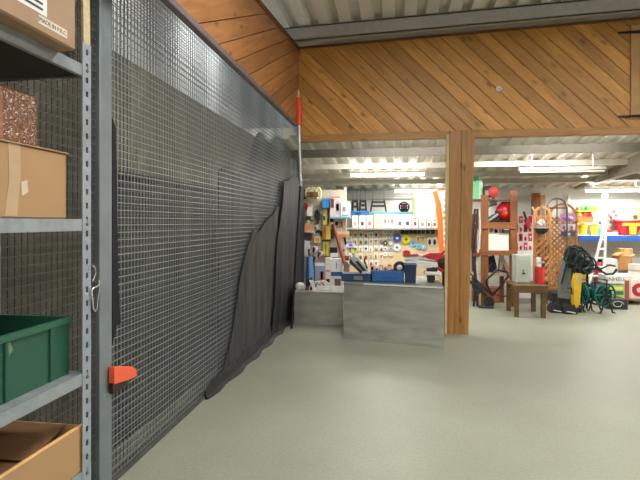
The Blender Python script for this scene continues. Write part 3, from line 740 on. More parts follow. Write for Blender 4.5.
# orange banner to the left of the post
BY = 10.2
ptsL = [(432.5, 191), (435.2, 204), (437.5, 222), (438.7, 240), (439.5, 257)]
ptsR = [(446, 188), (446, 206), (446.3, 222), (446.6, 240), (447, 257)]
bn = thing('orange_banner', 'tall orange banner with white flower print beside the timber post', 'banner', pt(443, 290, BY))
WL[bn.name] = Vector((pt(443, 290, BY).x, BY, 0)); bn.location = WL[bn.name]
def curve_sheet(L, R, Y, d, mm, bulge=.03):
    b = MB(); vs = []; fs = []; n = len(L)
    for i in range(n):
        for j in range(5):
            t = j/4; q = pt(L[i][0]+(R[i][0]-L[i][0])*t, L[i][1]+(R[i][1]-L[i][1])*t, Y); off = -bulge*math.sin(math.pi*t)
            vs.append((q.x, Y+off, q.z))
    m_ = len(vs); vs += [(v[0], v[1]+d, v[2]) for v in vs]
    for i in range(n-1):
        for j in range(4): a = i*5+j; fs += [(a, a+1, a+6, a+5), (m_+a, m_+a+5, m_+a+6, m_+a+1)]
    rim = list(range(5))+[i*5+4 for i in range(1, n)]+[(n-1)*5+j for j in (3, 2, 1, 0)]+[i*5 for i in range(n-2, 0, -1)]
    for i in range(len(rim)): a = rim[i]; c = rim[(i+1) % len(rim)]; fs.append((a, c, m_+c, m_+a))
    return b.add(vs, fs, mm)
curve_sheet(ptsL, ptsR, BY, .02, None).done('cloth', C(232, 104, 36), bn, True)
curve_sheet([(437, 191), (441.5, 205), (443, 222), (443.5, 240), (444, 256)], [(446, 190), (446.2, 206), (446.5, 222), (446.8, 240), (447, 256)], BY-.05, .012, None, .01).done('white_panel', C(240, 226, 206), bn, True)
rnd = random.Random(2)
for k in range(9):
    p = pt(444.6+rnd.uniform(-.9, 1), 200+6*k, BY-.07); MB().lathe(p, (0, -1, 0), [(.035, 0), (.03, .006)], 7).done('flower_print', C(232, 120, 84) if k % 2 else C(150, 170, 110), bn)
MB().tube([(pt(448, 190, BY).x, BY+.03, 0), (pt(448, 190, BY).x, BY+.03, pt(446, 186, BY).z)], .015, 8).done('pole', STEEL, bn)
MB().lathe((pt(448, 190, BY).x, BY+.03, 0), (0, 0, 1), [(.16, 0), (.16, .02), (.03, .03)], 16).done('foot', BK, bn)

# ------------------------------------------------ machines on the counter
CT = ctz+.001
def onC(px0, px1, Y): return pt(px0, 280, Y).x, pt(px1, 280, Y).x
YC = 7.0
x0, x1 = onC(371.5, 404, YC); h = pt(388, 271, YC).z
t = thing('blue_crate', 'long bright blue storage crate on the counter', 'crate', ((x0+x1)/2, YC+.15, CT))
b = MB(); b.box(x0, x1, YC, YC+.01, CT, h); b.box(x0, x1, YC+.29, YC+.3, CT, h); b.box(x0, x0+.01, YC, YC+.3, CT, h); b.box(x1-.01, x1, YC, YC+.3, CT, h); b.box(x0, x1, YC, YC+.3, CT, CT+.008); b.done('body', C(36, 96, 168), t)
MB().box(x0-.008, x1+.008, YC-.01, YC+.0, h-.02, h).done('rim', C(52, 118, 190), t)
MB().box(x0+.1, x1-.1, YC-.006, YC+.001, CT+.06, CT+.066).done('ridge', DKB, t)
x0, x1 = onC(404.5, 416.5, YC-.05); h = pt(410, 264.5, YC).z
t = thing('navy_bin', 'dark navy bin at the right end of the blue crate', 'bin', ((x0+x1)/2, YC+.15, CT))
MB().prism([(x0+.01, YC-.05, CT), (x1-.01, YC-.05, CT), (x1, YC-.05, h), (x0, YC-.05, h)], (0, .3, 0)).done('body', NAVY, t)
MB().box(x0-.006, x1+.006, YC-.06, YC+.26, h-.02, h+.004, None, .004).done('rim', C(36, 60, 110), t)
x0, x1 = onC(341, 371, YC); h = pt(356, 274, YC).z
t = thing('dark_blue_box', 'dark blue low box on the counter left of the bright blue crate', 'box', ((x0+x1)/2, YC+.2, CT))
MB().box(x0, x1, YC+.02, YC+.3, CT, h, None, .008).done('body', C(34, 62, 98), t); MB().box(x0+.18, x0+.3, YC+.01, YC+.025, CT+.02, h-.03).done('label_plate', C(130, 130, 116), t)
ztb = h
# red and white lawn machine: white deck, red hood, big wheel
LY = 7.2
def q(px, py, Y=LY): return pt(px, py, Y)
mw = thing('garden_tractor', 'white and red garden machine with a dark round wheel behind the navy bin', 'machine', (q(418, 280).x, LY, CT))
def hull(pxs, Y, d, m, name, par): return MB().prism([pt(a, c, Y) for a, c in pxs], (0, d, 0)).done(name, m, par)
hull([(405, 261.5), (412, 259.5), (425, 260.5), (437.5, 262.5), (438, 267), (424, 267.2), (408, 266)], LY, .3, C(226, 228, 224), 'deck', mw)
hull([(402, 255), (412, 254), (424, 255.5), (424, 259), (414, 260), (406, 259.4)], LY+.05, .2, C(222, 216, 212), 'white_cover', mw)
hull([(422, 256), (430, 253.2), (441, 253.4), (443, 258), (436, 260.5), (428, 259)], LY+.02, .26, C(186, 44, 48), 'red_hood', mw)
hull([(402.5, 252), (406, 250.2), (410, 251.5), (411, 254.3), (418, 254), (419, 256), (404, 256.3)], LY+.03, .2, C(206, 66, 54), 'red_guard', mw)
c = q(399.6, 267.2); R = 6.2*LY/F; zc_ = CT+R*.0
c.z = CT+R if False else c.z
b = MB(); b.lathe((c.x, LY-.02, c.z), (0, -1, 0), [(R*.55, -.03), (R*.9, -.035), (R, -.02), (R, .03), (R*.9, .045), (R*.55, .04)], 22); b.done('tyre', C(52, 50, 48), mw, True)
MB().lathe((c.x, LY-.02, c.z), (0, -1, 0), [(R*.56, -.01), (R*.56, .035), (R*.3, .048), (R*.12, .05)], 18).done('wheel_hub', C(226, 224, 218), mw, True)
MB().tube([(c.x, LY, c.z), (q(406, 264).x, LY+.1, q(406, 264).z)], .012, 8).done('axle', STEEL_D, mw)
for px in (410, 434): MB().box(q(px, 0).x-.02, q(px, 0).x+.02, LY+.1, LY+.14, CT, q(px, 264).z).done('support_leg', BK, mw)
x0, x1 = onC(424.5, 441, YC); z = pt(432, 275.5, YC).z; 
t = thing('bench_grinder', 'white topped bench tool with black foot at the right end of the counter', 'tool', ((x0+x1)/2, YC+.1, CT))
MB().box(x0, x1, YC, YC+.22, z, z+.05, None, .012).done('top_plate', C(230, 226, 222), t)
MB().prism([(pt(428, 0, YC).x, YC+.04, CT), (pt(434.5, 0, YC).x, YC+.04, CT), (pt(433.5, 0, YC).x, YC+.04, z), (pt(427.5, 0, YC).x, YC+.04, z)], (0, .14, 0)).done('foot', BK, t)
MB().box(pt(427, 270.5, YC).x, pt(438, 270.5, YC).x, YC+.03, YC+.15, z+.05, pt(432, 268.5, YC).z, None, .01).done('motor', BK, t)
# round orange fan by the post
c = pt(446.5, 264, 7.5); R = 9*7.5/F
t = thing('hose_coil', 'round orange coil with dark green middle against the left side of the post', 'coil', (c.x, 7.62, 0))
c.z = max(c.z, ctz+.002+R*1.0); c.x -= .02
MB().tube([(c.x-.0+R*.82*math.cos(k*math.pi/12), 7.62, c.z+R*.82*math.sin(k*math.pi/12)) for k in range(24)], R*.19, 8, None, True).done('ring', C(222, 74, 44), t, True)
MB().lathe((c.x, 7.66, c.z), (0, -1, 0), [(R*.7, 0), (R*.7, .03), (R*.3, .05)], 20).done('centre', C(60, 66, 50), t, True)
MB().box(c.x-.03, c.x+.03, 7.6, 7.66, 0, c.z-R*.9).done('stand', BK, t)
MB().tube([(c.x-R*.5, 7.62, c.z+R*.8), (c.x-R*.2, 7.6, c.z+R*1.15), (c.x+R*.3, 7.6, c.z+R*1.5)], .02, 8).done('handle', C(206, 52, 42), t, True)
# grey hedge trimmer with black blade
HY = 7.08
t = thing('hedge_trimmer', 'silver grey trimmer with black blade leaning across the dark blue box', 'tool', (pt(360, 274, HY).x, HY, pt(360, 274, HY).z))
hull([(350, 258), (354, 255.5), (359, 259), (368.5, 270), (366.5, 272.5), (361, 270), (353, 262)], HY, .07, C(176, 178, 180), 'body', t)
hull([(355.5, 261.5), (358, 261), (366, 270.3), (363.5, 271.6)], HY-.02, .02, BK, 'blade_slot', t)
hull([(350, 258.5), (352.5, 262), (362.5, 271.5), (361, 274), (349, 262.5)], HY-.01, .06, C(40, 42, 42), 'blade', t)
MB().tube([pt(365, 258, HY), pt(364.5, 262, HY), pt(366.5, 266, HY), pt(367.5, 268.5, HY)], .012, 8).done('handle', C(60, 60, 58), t, True)
# pinkish small packs along the crate
rnd = random.Random(8)
pk = [(370.5, 'pink'), (375, 'white'), (379.3, 'rose'), (383.6, 'pale'), (387.8, 'red and white')]
for i, (px, nm) in enumerate(pk):
    Y = YC+.06; x0, x1 = onC(px, px+3.6, Y); z0 = CT+.009; z1 = pt(px, 265.5+rnd.uniform(-.8, 1.5), Y).z
    m = {'pink': PINK, 'white': WH, 'rose': C(206, 120, 130), 'pale': C(220, 212, 206), 'red and white': C(190, 70, 70)}[nm]
    t = thing('small_pack', '%s small pack standing in the blue crate, %s from left' % (nm, ORD[i]), 'pack', ((x0+x1)/2, Y+.05, z0), 'packs in the blue crate')
    MB().box(x0, x1, Y, Y+.07, z0, z1, None, .006).done('carton', m, t)
    MB().box(x0+.008, x1-.008, Y-.001, Y+.001, z1-.07, z1-.02).done('printed_panel', [BK, RD, WH, C(120, 90, 90), WH][i], t)

# ------------------------------------------------ tool gondola at the end of the mesh
TY = 9.45
tx0 = pt(301.5, 240, TY).x; tx1 = pt(346, 240, TY).x
gd = thing('tool_gondola', 'cream pegboard stand crowded with tools at the far end of the wire mesh', 'display', ((tx0+tx1)/2, TY+.1, 0))
MB().box(tx0, tx1, TY, TY+.03, .12, pt(320, 190, TY).z).done('pegboard', C(196, 186, 166), gd)
MB().box(tx0, tx1, TY-.25, TY+.4, 0, .12, None, .005).done('plinth', C(92, 92, 92), gd)
for px in (302, 345): x = pt(px, 0, TY).x; MB().box(x-.02, x+.02, TY+.03, TY+.08, 0, pt(px, 187, TY).z).done('upright', C(200, 198, 190), gd)
s_z = pt(335, 217, TY-.2).z
MB().box(pt(329, 0, TY-.25).x, pt(350, 0, TY-.25).x, TY-.25, TY, s_z-.03, s_z, None, .003).done('shelf', C(120, 170, 196), gd)
sl_z = pt(325, 292.5, TY-.25).z
MB().box(pt(312, 0, TY-.25).x, pt(346, 0, TY-.25).x, TY-.3, TY, sl_z-.03, sl_z, None, .003).done('lower_shelf', C(214, 212, 206), gd)
g = 'goods on the tool stand'
T1 = TY-.05
# rope coil
t = thing('rope_coil', 'pale yellow coiled rope hanging at the top of the tool stand', 'rope', pt(313, 200, T1), g)
for k in range(5):
    c = pt(308.5+2.6*k, 193.5+.5*(k % 2), T1-.04); R = 5*TY/F; MB().tube([(c.x+R*.55*math.cos(q_*math.pi/8), c.y-.02*k, c.z+R*1.05*math.sin(q_*math.pi/8)) for q_ in range(16)], .022, 6, None, True).done('loop', C(222, 220, 168), t, True)
t = thing('tool_row', 'red-brown grip band tied around the yellow rope coil', 'band', pt(314, 199, T1-.17), g)
MB().box(pt(308, 0, T1).x, pt(320, 0, T1).x, T1-.2, T1-.17, pt(314, 197.5, T1).z, pt(314, 192.5, T1).z, None, .01).done('strap', C(124, 92, 58), t)
MB().box(pt(311.5, 0, T1).x, pt(315, 0, T1).x, T1-.215, T1-.2, pt(314, 197, T1).z, pt(314, 193, T1).z, None, .004).done('buckle', C(90, 50, 40), t)
c = pt(302.8, 194, T1-.02); R = 5.2*TY/F
t = thing('ring_tool', 'black wheel rim with red inside at the top left of the tool stand', 'wheel', c, g)
MB().tube([(c.x+R*.85*math.cos(k*math.pi/9), c.y, c.z+R*.85*math.sin(k*math.pi/9)) for k in range(18)], R*.16, 7, None, True).done('tyre', BK, t, True)
MB().lathe(c, (0, -1, 0), [(R*.7, -.01), (R*.7, .01), (R*.2, .03)], 16).done('rim', C(116, 92, 96), t)
MB().lathe(c+Vector((0, -.02, 0)), (0, -1, 0), [(R*.25, 0), (R*.22, .03)], 10).done('hub', C(196, 40, 44), t)
def slab(name, label, cat, pxs, Y, d, m, part='body', extra=()):
    ps_ = [pt(a, c, Y) for a, c in pxs]; lo = min(p.z for p in ps_); xm = sum(p.x for p in ps_)/len(ps_)
    t = thing(name, label, cat, (xm, Y, lo), g); MB().prism(ps_, (0, d, 0)).done(part, m, t)
    for (nm, px, m2, o) in extra: MB().prism([pt(a, c, Y-o) for a, c in px], (0, .012, 0)).done(nm, m2, t)
    return t
def R4(a, b, c, d): return [(a, d), (b, d), (b, c), (a, c)]
slab('work_glove', 'red work glove hanging below the black wheel', 'glove', [(300, 204), (302, 202.5), (306.5, 203), (308, 205), (307.5, 208.5), (301, 208.5)], T1-.03, .03, RD, 'palm', [('cuff', R4(301, 307.5, 207, 208.8), C(130, 28, 30), .004)])
slab('white_card', 'tall white card below the red glove on the tool stand', 'card', R4(307, 312.5, 204.5, 216), T1-.02, .01, C(236, 232, 226), 'card', [('header', R4(307.3, 312.2, 204.8, 207), C(206, 200, 190), .003)])
slab('black_shears', 'black shears hanging left of the yellow packs', 'tool', [(314.5, 211), (317.5, 209), (319.5, 213), (320, 220), (317, 221), (315, 217)], T1-.03, .03, BK, 'blade', [('grip', R4(316.4, 319, 219, 224), C(60, 40, 36), .006)])
slab('blue_tub', 'bright blue tub at the top of the tool stand beside the rope', 'tub', [(322.5, 208), (329, 208), (329.8, 199.3), (322, 198)], T1-.12, .12, C(56, 138, 204), 'tub', [('rim', R4(321.8, 330, 198, 199.6), C(90, 170, 220), .01)])
slab('small_brush', 'small dark brush hanging below the white card', 'brush', R4(306, 310.5, 216, 220.5), T1-.03, .03, C(44, 40, 40), 'bristles', [('handle', R4(307.5, 309, 220, 224), CRM, .004)])
slab('tan_glove', 'tan leather glove at the left edge of the tool stand', 'glove', [(304, 226), (306, 224), (310, 224.3), (312, 227), (311.5, 231.5), (305, 232)], T1-.05, .05, C(206, 150, 104), 'palm', [('cuff', R4(305, 311, 230, 232.3), C(224, 190, 150), .005)])
slab('knee_pad', 'dark red and navy pad below the tan glove', 'pad', R4(305, 312, 233, 239), T1-.03, .03, C(92, 26, 34), 'pad', [('navy_side', R4(304.2, 307, 233, 239), C(36, 52, 92), .004)])
slab('white_pack', 'pale lilac pack with dark window at the left edge of the tool stand', 'pack', R4(304.5, 309.8, 241, 256.5), T1-.03, .03, C(216, 208, 212), 'pack', [('window', R4(308, 309.6, 249, 255.5), C(44, 50, 60), .004)])
slab('tan_card', 'tan card with small print right of the red pad', 'card', R4(314, 320.5, 235.5, 243), T1-.02, .012, C(222, 196, 144), 'card', [('print', R4(315, 319.5, 238, 241), C(190, 150, 96), .003)])
slab('black_hook', 'black curved hook above the tan card', 'hook', [(315, 234), (315.5, 231), (318, 229.5), (321, 231), (322.5, 236), (321, 236), (319.5, 233), (317, 234)], T1-.04, .03, C(34, 34, 30), 'hook', [('plate', R4(315.2, 318, 233, 235), GR, .004)])
slab('yellow_tool_pack', 'long yellow tool pack, left one of the upper pair on the tool stand', 'pack', R4(323.2, 327.2, 208.5, 225), T1-.04, .04, C(236, 220, 120), 'pack', [('black_end', R4(323.4, 325, 216, 220), BK, .005)])
slab('yellow_tool_pack', 'long pale yellow tool pack, right one of the upper pair on the tool stand', 'pack', R4(329, 333, 209.5, 225.5), T1-.04, .04, C(232, 214, 150), 'pack', [('black_end', R4(330, 333, 218, 222), BK, .005)])
slab('amber_pack', 'amber and yellow pack in the middle of the tool stand', 'pack', R4(322.5, 330.5, 226, 241), T1-.04, .04, C(236, 206, 96), 'pack', [('amber_side', R4(322.7, 325.8, 226.5, 239), C(176, 112, 44), .005), ('base_line', R4(322.5, 330.5, 239.5, 241), C(60, 48, 30), .006)])
slab('yellow_level', 'yellow upright level in the middle of the tool stand below the amber pack', 'tool', R4(323, 328.6, 242, 255.8), T1-.04, .04, C(226, 204, 76), 'body', [('scale', R4(325.4, 326.2, 243, 255), C(120, 100, 40), .005)])
slab('green_trigger', 'olive spray trigger right of the amber pack', 'trigger', [(330.8, 231), (334, 225.5), (336, 228), (334, 239), (331.5, 238)], T1-.03, .03, C(70, 70, 40), 'trigger', [('tip', R4(331, 333, 236, 239), BK, .004)])
slab('black_pouch', 'black pouch below the pole on the tool stand', 'pouch', R4(330, 337, 247.5, 253), T1-.05, .05, C(36, 36, 46), 'pouch', [('white_tag', R4(330.5, 338, 253, 256.8), C(230, 226, 222), .006)])
slab('orange_board', 'short orange-brown board laid level at the right side of the tool stand', 'board', R4(335, 349, 234.4, 238.4), T1-.14, .06, C(206, 140, 84), 'board', [('top_strip', R4(336, 349, 231, 234), C(216, 196, 160), .005)])
slab('blue_label_pack', 'pack with pale blue label left of the pegboard cards', 'pack', R4(344, 351.5, 236.5, 241.5), GY-.05, .03, C(214, 216, 216), 'pack', [('label', R4(345, 350.5, 237, 239.4), C(92, 156, 196), .005)])
slab('lilac_pack', 'lilac and white pack below the pack with the pale blue label', 'pack', R4(346, 355, 243, 247.6), GY-.05, .03, C(206, 196, 216), 'pack', [('label', R4(349, 352.5, 243.6, 246.4), C(120, 104, 170), .005)])
slab('black_nozzle', 'black nozzle hanging at the right edge of the tool stand', 'nozzle', [(343, 236), (345.2, 236.5), (346.8, 244), (345, 245.5)], T1-.16, .03, BK, 'nozzle', [('collar', R4(343, 345, 236, 237.4), GR, .004)])
slab('yellow_green_card', 'yellow-green card below the lilac pack', 'card', [(352, 252), (357, 248), (359, 250), (354, 254)], GY-.05, .012, C(206, 206, 70), 'card', [('print', [(353.5, 251.3), (356.5, 249), (357, 249.8), (354, 252.2)], C(90, 110, 60), .004)])
slab('red_tool_row', 'row of red tool grips at the right of the diagonal pole', 'tool', R4(341, 349, 256, 260.5), T1-.1, .06, C(150, 44, 36), 'grips', [('dark_tips', R4(343, 349, 258.6, 260.5), C(50, 34, 34), .005)])
for (a_, b2, c_, d_, m, it, sh, lab) in (
    (334.5, 339, 219, 226, WH, BK, 'blob', 'white card with black blob right under the small blue shelf, left'),
    (339.8, 344.5, 219, 227, CRM, RD, 'bar', 'cream card with red bar right under the small blue shelf, right'),
    (312.2, 314.3, 205, 215, CRM, C(120, 90, 60), 'bar', 'narrow cream card between the white card and the black shears'),
    (320.4, 322.6, 210, 222, WH, C(90, 96, 60), 'bar', 'narrow white card between black shears and yellow pack'),
    (327.4, 328.9, 209, 224, C(120, 70, 50), BK, 'bar', 'slim brown pack between the two upper yellow packs'),
    (313, 318, 225, 229.5, WH, GR, 'blob', 'small white card above the black curved hook'),
    (310.5, 313.8, 217.5, 223.5, C(214, 200, 150), C(60, 60, 56), 'tool', 'buff card right of the small dark brush'),
    (337.5, 342, 228, 233.5, C(236, 230, 226), C(196, 90, 70), 'blob', 'white card with red blob above the orange board'),
    (337.6, 341.5, 240, 246, C(220, 190, 190), C(90, 40, 50), 'blob', 'pale rose card under the orange board, left one'),
    (342, 345.5, 247, 254, WH, C(70, 70, 74), 'tool', 'white card under the orange board, right one'),
    (316, 320.5, 264-18, 251, C(226, 214, 206), C(170, 60, 70), 'bar', 'light card with red bar left of the yellow level'),
    (309.9, 313, 236, 244, C(214, 206, 190), C(110, 70, 60), 'bar', 'narrow light card between red pad and tan card'),
    (302.3, 304.4, 214, 222, C(160, 176, 200), NAVY, 'bar', 'small blue-grey card at the left border above the tan glove'),
    (310.6, 314.6, 231, 234.5, C(236, 228, 214), C(150, 120, 90), 'blob', 'tiny cream card just right of the tan glove')):
    hangcard('hanging_card', lab, 'card', a_, c_, b2, d_, TY-.012, m, it, g, sh, .3)
# hanks of white cable
for k, (px, py, m, nm) in enumerate(((314, 250, C(232, 228, 226), 'white cable hank, upper one beside the yellow level'), (319, 254.5, C(226, 196, 200), 'pinkish cable hank beside the yellow level'), (314.5, 259, C(206, 204, 206), 'grey-white cable hank, lowest of the three'))):
    c = pt(px, py, T1-.05); t = thing('cable_hank', nm, 'cable', c, g); Rr = 3.4*TY/F
    for j in range(3):
        MB().tube([(c.x+Rr*(1.2-.2*j)*math.cos(q_*math.pi/7), c.y-.015*j, c.z+Rr*(.55+.15*j)*math.sin(q_*math.pi/7)+.03*math.cos(q_*math.pi/7)) for q_ in range(14)], .011, 6, None, True).done('loop', m, t, True)
    MB().box(c.x-.012, c.x+.012, c.y-.06, c.y+.02, c.z-Rr*.9, c.z+Rr*.9).done('tie', BK, t)
# red-brown diagonal pole in front, post
t = thing('diagonal_pole', 'rust-red wooden pole leaning diagonally across the tool stand', 'pole', (pt(347, 272, T1-.25).x, T1-.2, 0), g)
MB().tube([(pt(350.5, 300, T1-.35).x, T1-.35, .01), pt(346.5, 270, T1-.3), pt(333.8, 226, T1-.2)], .032, 10).done('shaft', C(150, 78, 52), t, True)
MB().tube([pt(334.3, 228.5, T1-.2), pt(333.3, 224, T1-.2)], .036, 10).done('cap', C(110, 56, 40), t, True)
# cartons on the little shelf
def oncarton(name, label, px0, px1, pyt, Y, d, zb, m, prints):
    x0, x1, _, z1 = rect(px0, pyt, px1, pyt+10, Y); t = thing(name, label, 'box', ((x0+x1)/2, Y+d/2, zb), g)
    W = x1-x0; H = z1-zb; MB().box(x0, x1, Y, Y+d, zb+.001, z1, None, .004).done('carton', m, t)
    for (a, b_, c_, e, pm) in prints: MB().box(x0+a*W, x0+b_*W, Y-.0015, Y+.001, zb+c_*H, zb+e*H).done('printed_panel', pm, t)
oncarton('product_box', 'white and red carton with tool picture on the small blue shelf', 330, 340.5, 196.5, TY-.2, .16, s_z, C(226, 204, 200), ((.05, .38, .45, .9, C(110, 60, 70)), (.5, .95, .12, .8, C(196, 190, 192)), (.58, .85, .3, .65, C(96, 96, 104)), (0, 1, .93, 1, C(226, 130, 110))))
oncarton('product_box', 'white carton with grey ring picture right of the red and white carton', 340.8, 349.5, 201.5, TY-.22, .16, s_z, C(234, 234, 232), ((.2, .55, .35, .65, C(150, 152, 156)), (.1, .9, .05, .14, C(110, 180, 196))))
oncarton('product_box', 'tall grey-blue carton with pink pictures on the lower shelf of the tool stand', 315, 325, 263, TY-.28, .2, sl_z, C(150, 160, 182), ((.45, .95, .15, .7, C(196, 120, 130)), (.55, .8, .45, .72, C(60, 40, 60)), (0, 1, .9, 1, C(232, 230, 226)), (.1, .9, .0, .12, C(206, 160, 150))))
oncarton('product_box', 'narrow pinkish white carton beside the grey-blue carton', 325.3, 330.7, 258, TY-.28, .2, sl_z, C(234, 216, 210), ((.2, .8, .3, .4, C(40, 36, 40)), (.15, .85, .6, .66, C(216, 140, 140))))
oncarton('product_box', 'white carton with blue band and photo print on the lower shelf', 331, 343, 259, TY-.28, .2, sl_z, C(228, 230, 232), ((0, 1, .5, .62, C(30, 92, 140)), (.3, .8, .12, .42, C(120, 90, 86)), (.1, .9, .02, .1, C(70, 76, 84)), (.4, .5, .72, .9, C(150, 150, 156))))
# blue hanging covers
for k, (pxs, nm) in enumerate((([(297.5, 292), (304, 292), (303.3, 258), (298.8, 258)], 'long blue cover hanging at the end of the black sheet, left one'), ([(305.5, 285), (314, 283), (312, 257), (307, 257)], 'long blue cover hanging left of the grey-blue carton, right one'))):
    Y = TY-.3-.06*k; L = [(pxs[3][0], pxs[3][1]), ((pxs[3][0]*.6+pxs[0][0]*.4), pxs[3][1]*.6+pxs[0][1]*.4), (pxs[0][0]+.5, pxs[0][1]*.7+pxs[3][1]*.3), pxs[0]]
    Rr = [pxs[2], ((pxs[2][0]*.6+pxs[1][0]*.4), pxs[2][1]*.6+pxs[1][1]*.4), (pxs[1][0]-.4, pxs[1][1]*.7+pxs[2][1]*.3), pxs[1]]
    t = thing('blue_cover', nm, 'cover', pt((pxs[0][0]+pxs[1][0])/2, pxs[0][1], Y), g)
    curve_sheet(L, Rr, Y, .04, None, .05).done('cloth', C(66, 112, 170) if k == 0 else C(84, 132, 188), t, True)
    if k == 0: MB().prism([pt(a, c, Y-.06) for a, c in R4(298.5, 303, 275, 281)], (0, .015, 0)).done('pale_label', C(190, 206, 222), t)
    qq = pt((pxs[2][0]+pxs[3][0])/2, 257, Y); MB().tube([qq, (qq.x, TY, qq.z+.02)], .012, 6).done('peg', STEEL, t)
    MB().tube([pt(305, 190, Y), pt(305, 256, Y)] if False else [qq+Vector((0, .02, 0)), qq+Vector((0, .02, .05))], .014, 6).done('loop', NAVY, t)
slab('dark_rod_bundle', 'dark navy bundle hanging between black sheet and tool packs', 'bundle', [(299, 262), (303.8, 262), (304, 209), (300.5, 209)], T1-.1, .05, C(28, 36, 54), 'bundle', [('binding', R4(300, 304, 236, 238), C(90, 34, 40), .005)])
# items standing on the low plinth
zq = c2z+.001; PY = 7.85
def onP(px0, px1): return pt(px0, 295, PY).x, pt(px1, 295, PY).x
x0, x1 = onP(294, 304)
t = thing('folded_rag', 'white folded cloth on the low plinth at the foot of the black sheet', 'cloth', ((x0+x1)/2, PY+.1, zq))
rnd = random.Random(5); MB().blob(((x0+x1)/2, PY+.1, zq+.055), ((x1-x0)/2, .1, .055), None, 14, 8, .25, rnd).done('cloth', C(214, 212, 204), t, True)
MB().box(x0+.03, x1-.04, PY, PY+.02, zq+.002, zq+.03, None, .008).done('fold', C(196, 194, 186), t)
x0, x1 = onP(305, 315)
t = thing('black_shoe_tool', 'black and dark red tool lying on the low plinth beside the white cloth', 'tool', ((x0+x1)/2, PY+.1, zq))
MB().prism([(x0, PY+.02, zq), (x1, PY+.02, zq), (x1+.02, PY+.02, zq+.06), (x1-.06, PY+.02, zq+.2), (x0+.02, PY+.02, zq+.16)], (0, .12, 0)).done('body', C(36, 30, 32), t)
MB().box(x0+.01, x0+.08, PY, PY+.02, zq+.01, zq+.06).done('red_grip', C(130, 56, 56), t)
t = thing('white_strip', 'white flat strip leaning over the black tool on the plinth', 'strip', (pt(314, 296, PY).x, PY-.02, zq))
MB().prism([(pt(313.5, 0, PY).x, PY-.03, zq), (pt(316.8, 0, PY).x, PY-.03, zq), (pt(313, 280, PY).x, PY-.0, pt(313, 280, PY).z), (pt(309, 280, PY).x, PY, pt(309, 280, PY).z)], (0, .012, 0)).done('strip', C(232, 232, 226), t)
t = thing('wire_arch', 'thin white arched wire rack in front of the cartons on the low plinth', 'rack', (pt(322, 296, PY-.08).x, PY-.05, zq))
for k in range(3):
    xa = pt(310+3*k, 0, PY).x; xb = pt(324+3.5*k, 0, PY).x; xm = (xa+xb)/2; rr = (xb-xa)/2
    MB().tube([(xm-rr*math.cos(u*math.pi/10), PY-.08+.05*k, zq+.006+.15*math.sin(u*math.pi/10)) for u in range(11)], .007, 6).done('arch', C(226, 226, 220), t, True)
MB().tube([(pt(310, 0, PY).x, PY-.08, zq+.006), (pt(332, 0, PY).x, PY+.03, zq+.006)], .006, 6).done('rail', C(206, 206, 200), t)
# grey-brown upright in front of the goods wall
GP = 8.6; x0 = pt(343.5, 0, GP).x; x1 = pt(349, 0, GP).x
t = thing('weathered_stake', 'grey-brown weathered stake standing between tool stand and counter', 'stake', ((x0+x1)/2, GP, 0))
MB().prism([(x0, GP, 0), (x1, GP, 0), (x1, GP, pt(346, 264, GP).z), ((x0+x1)/2, GP, pt(346, 261, GP).z), (x0, GP, pt(346, 264, GP).z)], (0, .07, 0)).done('stake', C(134, 112, 96, v=.3), t)
MB().box(x0-.004, x1+.004, GP-.006, GP+.076, pt(346, 272, GP).z, pt(346, 269, GP).z).done('band', C(160, 120, 110), t)

# ================================================================== RIGHT OF THE POST
# wooden rack with red-brown posts
WY = 9.9
g2 = None
rk = thing('wooden_rack', 'red-brown wooden rack with tools to the right of the timber post', 'rack', (pt(498, 300, WY).x, WY+.25, 0))
def vpost(px0, px1, pyt, Y, d, m, nm, par, zb=0):
    x0 = pt(px0, 0, Y).x; x1 = pt(px1, 0, Y).x; return MB().box(x0, x1, Y, Y+d, zb, pt((px0+px1)/2, pyt, Y).z, None, .003).done(nm, m, par)
vpost(481.5, 488.5, 195, WY, .1, REDW, 'post', rk)
vpost(510.5, 517.5, 190.5, WY, .1, REDW, 'post', rk)
vpost(472, 477, 214, WY+.5, .08, REDW, 'post', rk)
vpost(500, 504, 214, WY+.5, .08, REDW, 'post', rk)
def hboard(px0, px1, py0, py1, Y, d, m, nm, par):
    x0 = pt(px0, 0, Y).x; x1 = pt(px1, 0, Y).x; mid = (px0+px1)/2
    return MB().box(x0, x1, Y, Y+d, pt(mid, py1, Y).z, pt(mid, py0, Y).z, None, .003).done(nm, m, par)
REDH = wood((166, 102, 54), (126, 72, 36), 'xz', 0)
hboard(477, 515.5, 222.5, 229, WY-.03, .03, REDH, 'front_board', rk)
hboard(477, 512, 222.5, 224.5, WY, .55, REDH, 'shelf', rk)
hboard(478, 514.5, 250.5, 255.5, WY-.03, .03, REDH, 'front_board', rk)
hboard(478, 512, 250.5, 252, WY, .55, REDH, 'shelf', rk)
hboard(471, 512, 273, 276, WY+.3, .3, C(214, 196, 170), 'low_shelf', rk)
zs1 = pt(497, 222.5, WY).z+.001; zs2 = pt(497, 250.5, WY).z+.001
g3 = 'machines on the wooden rack'
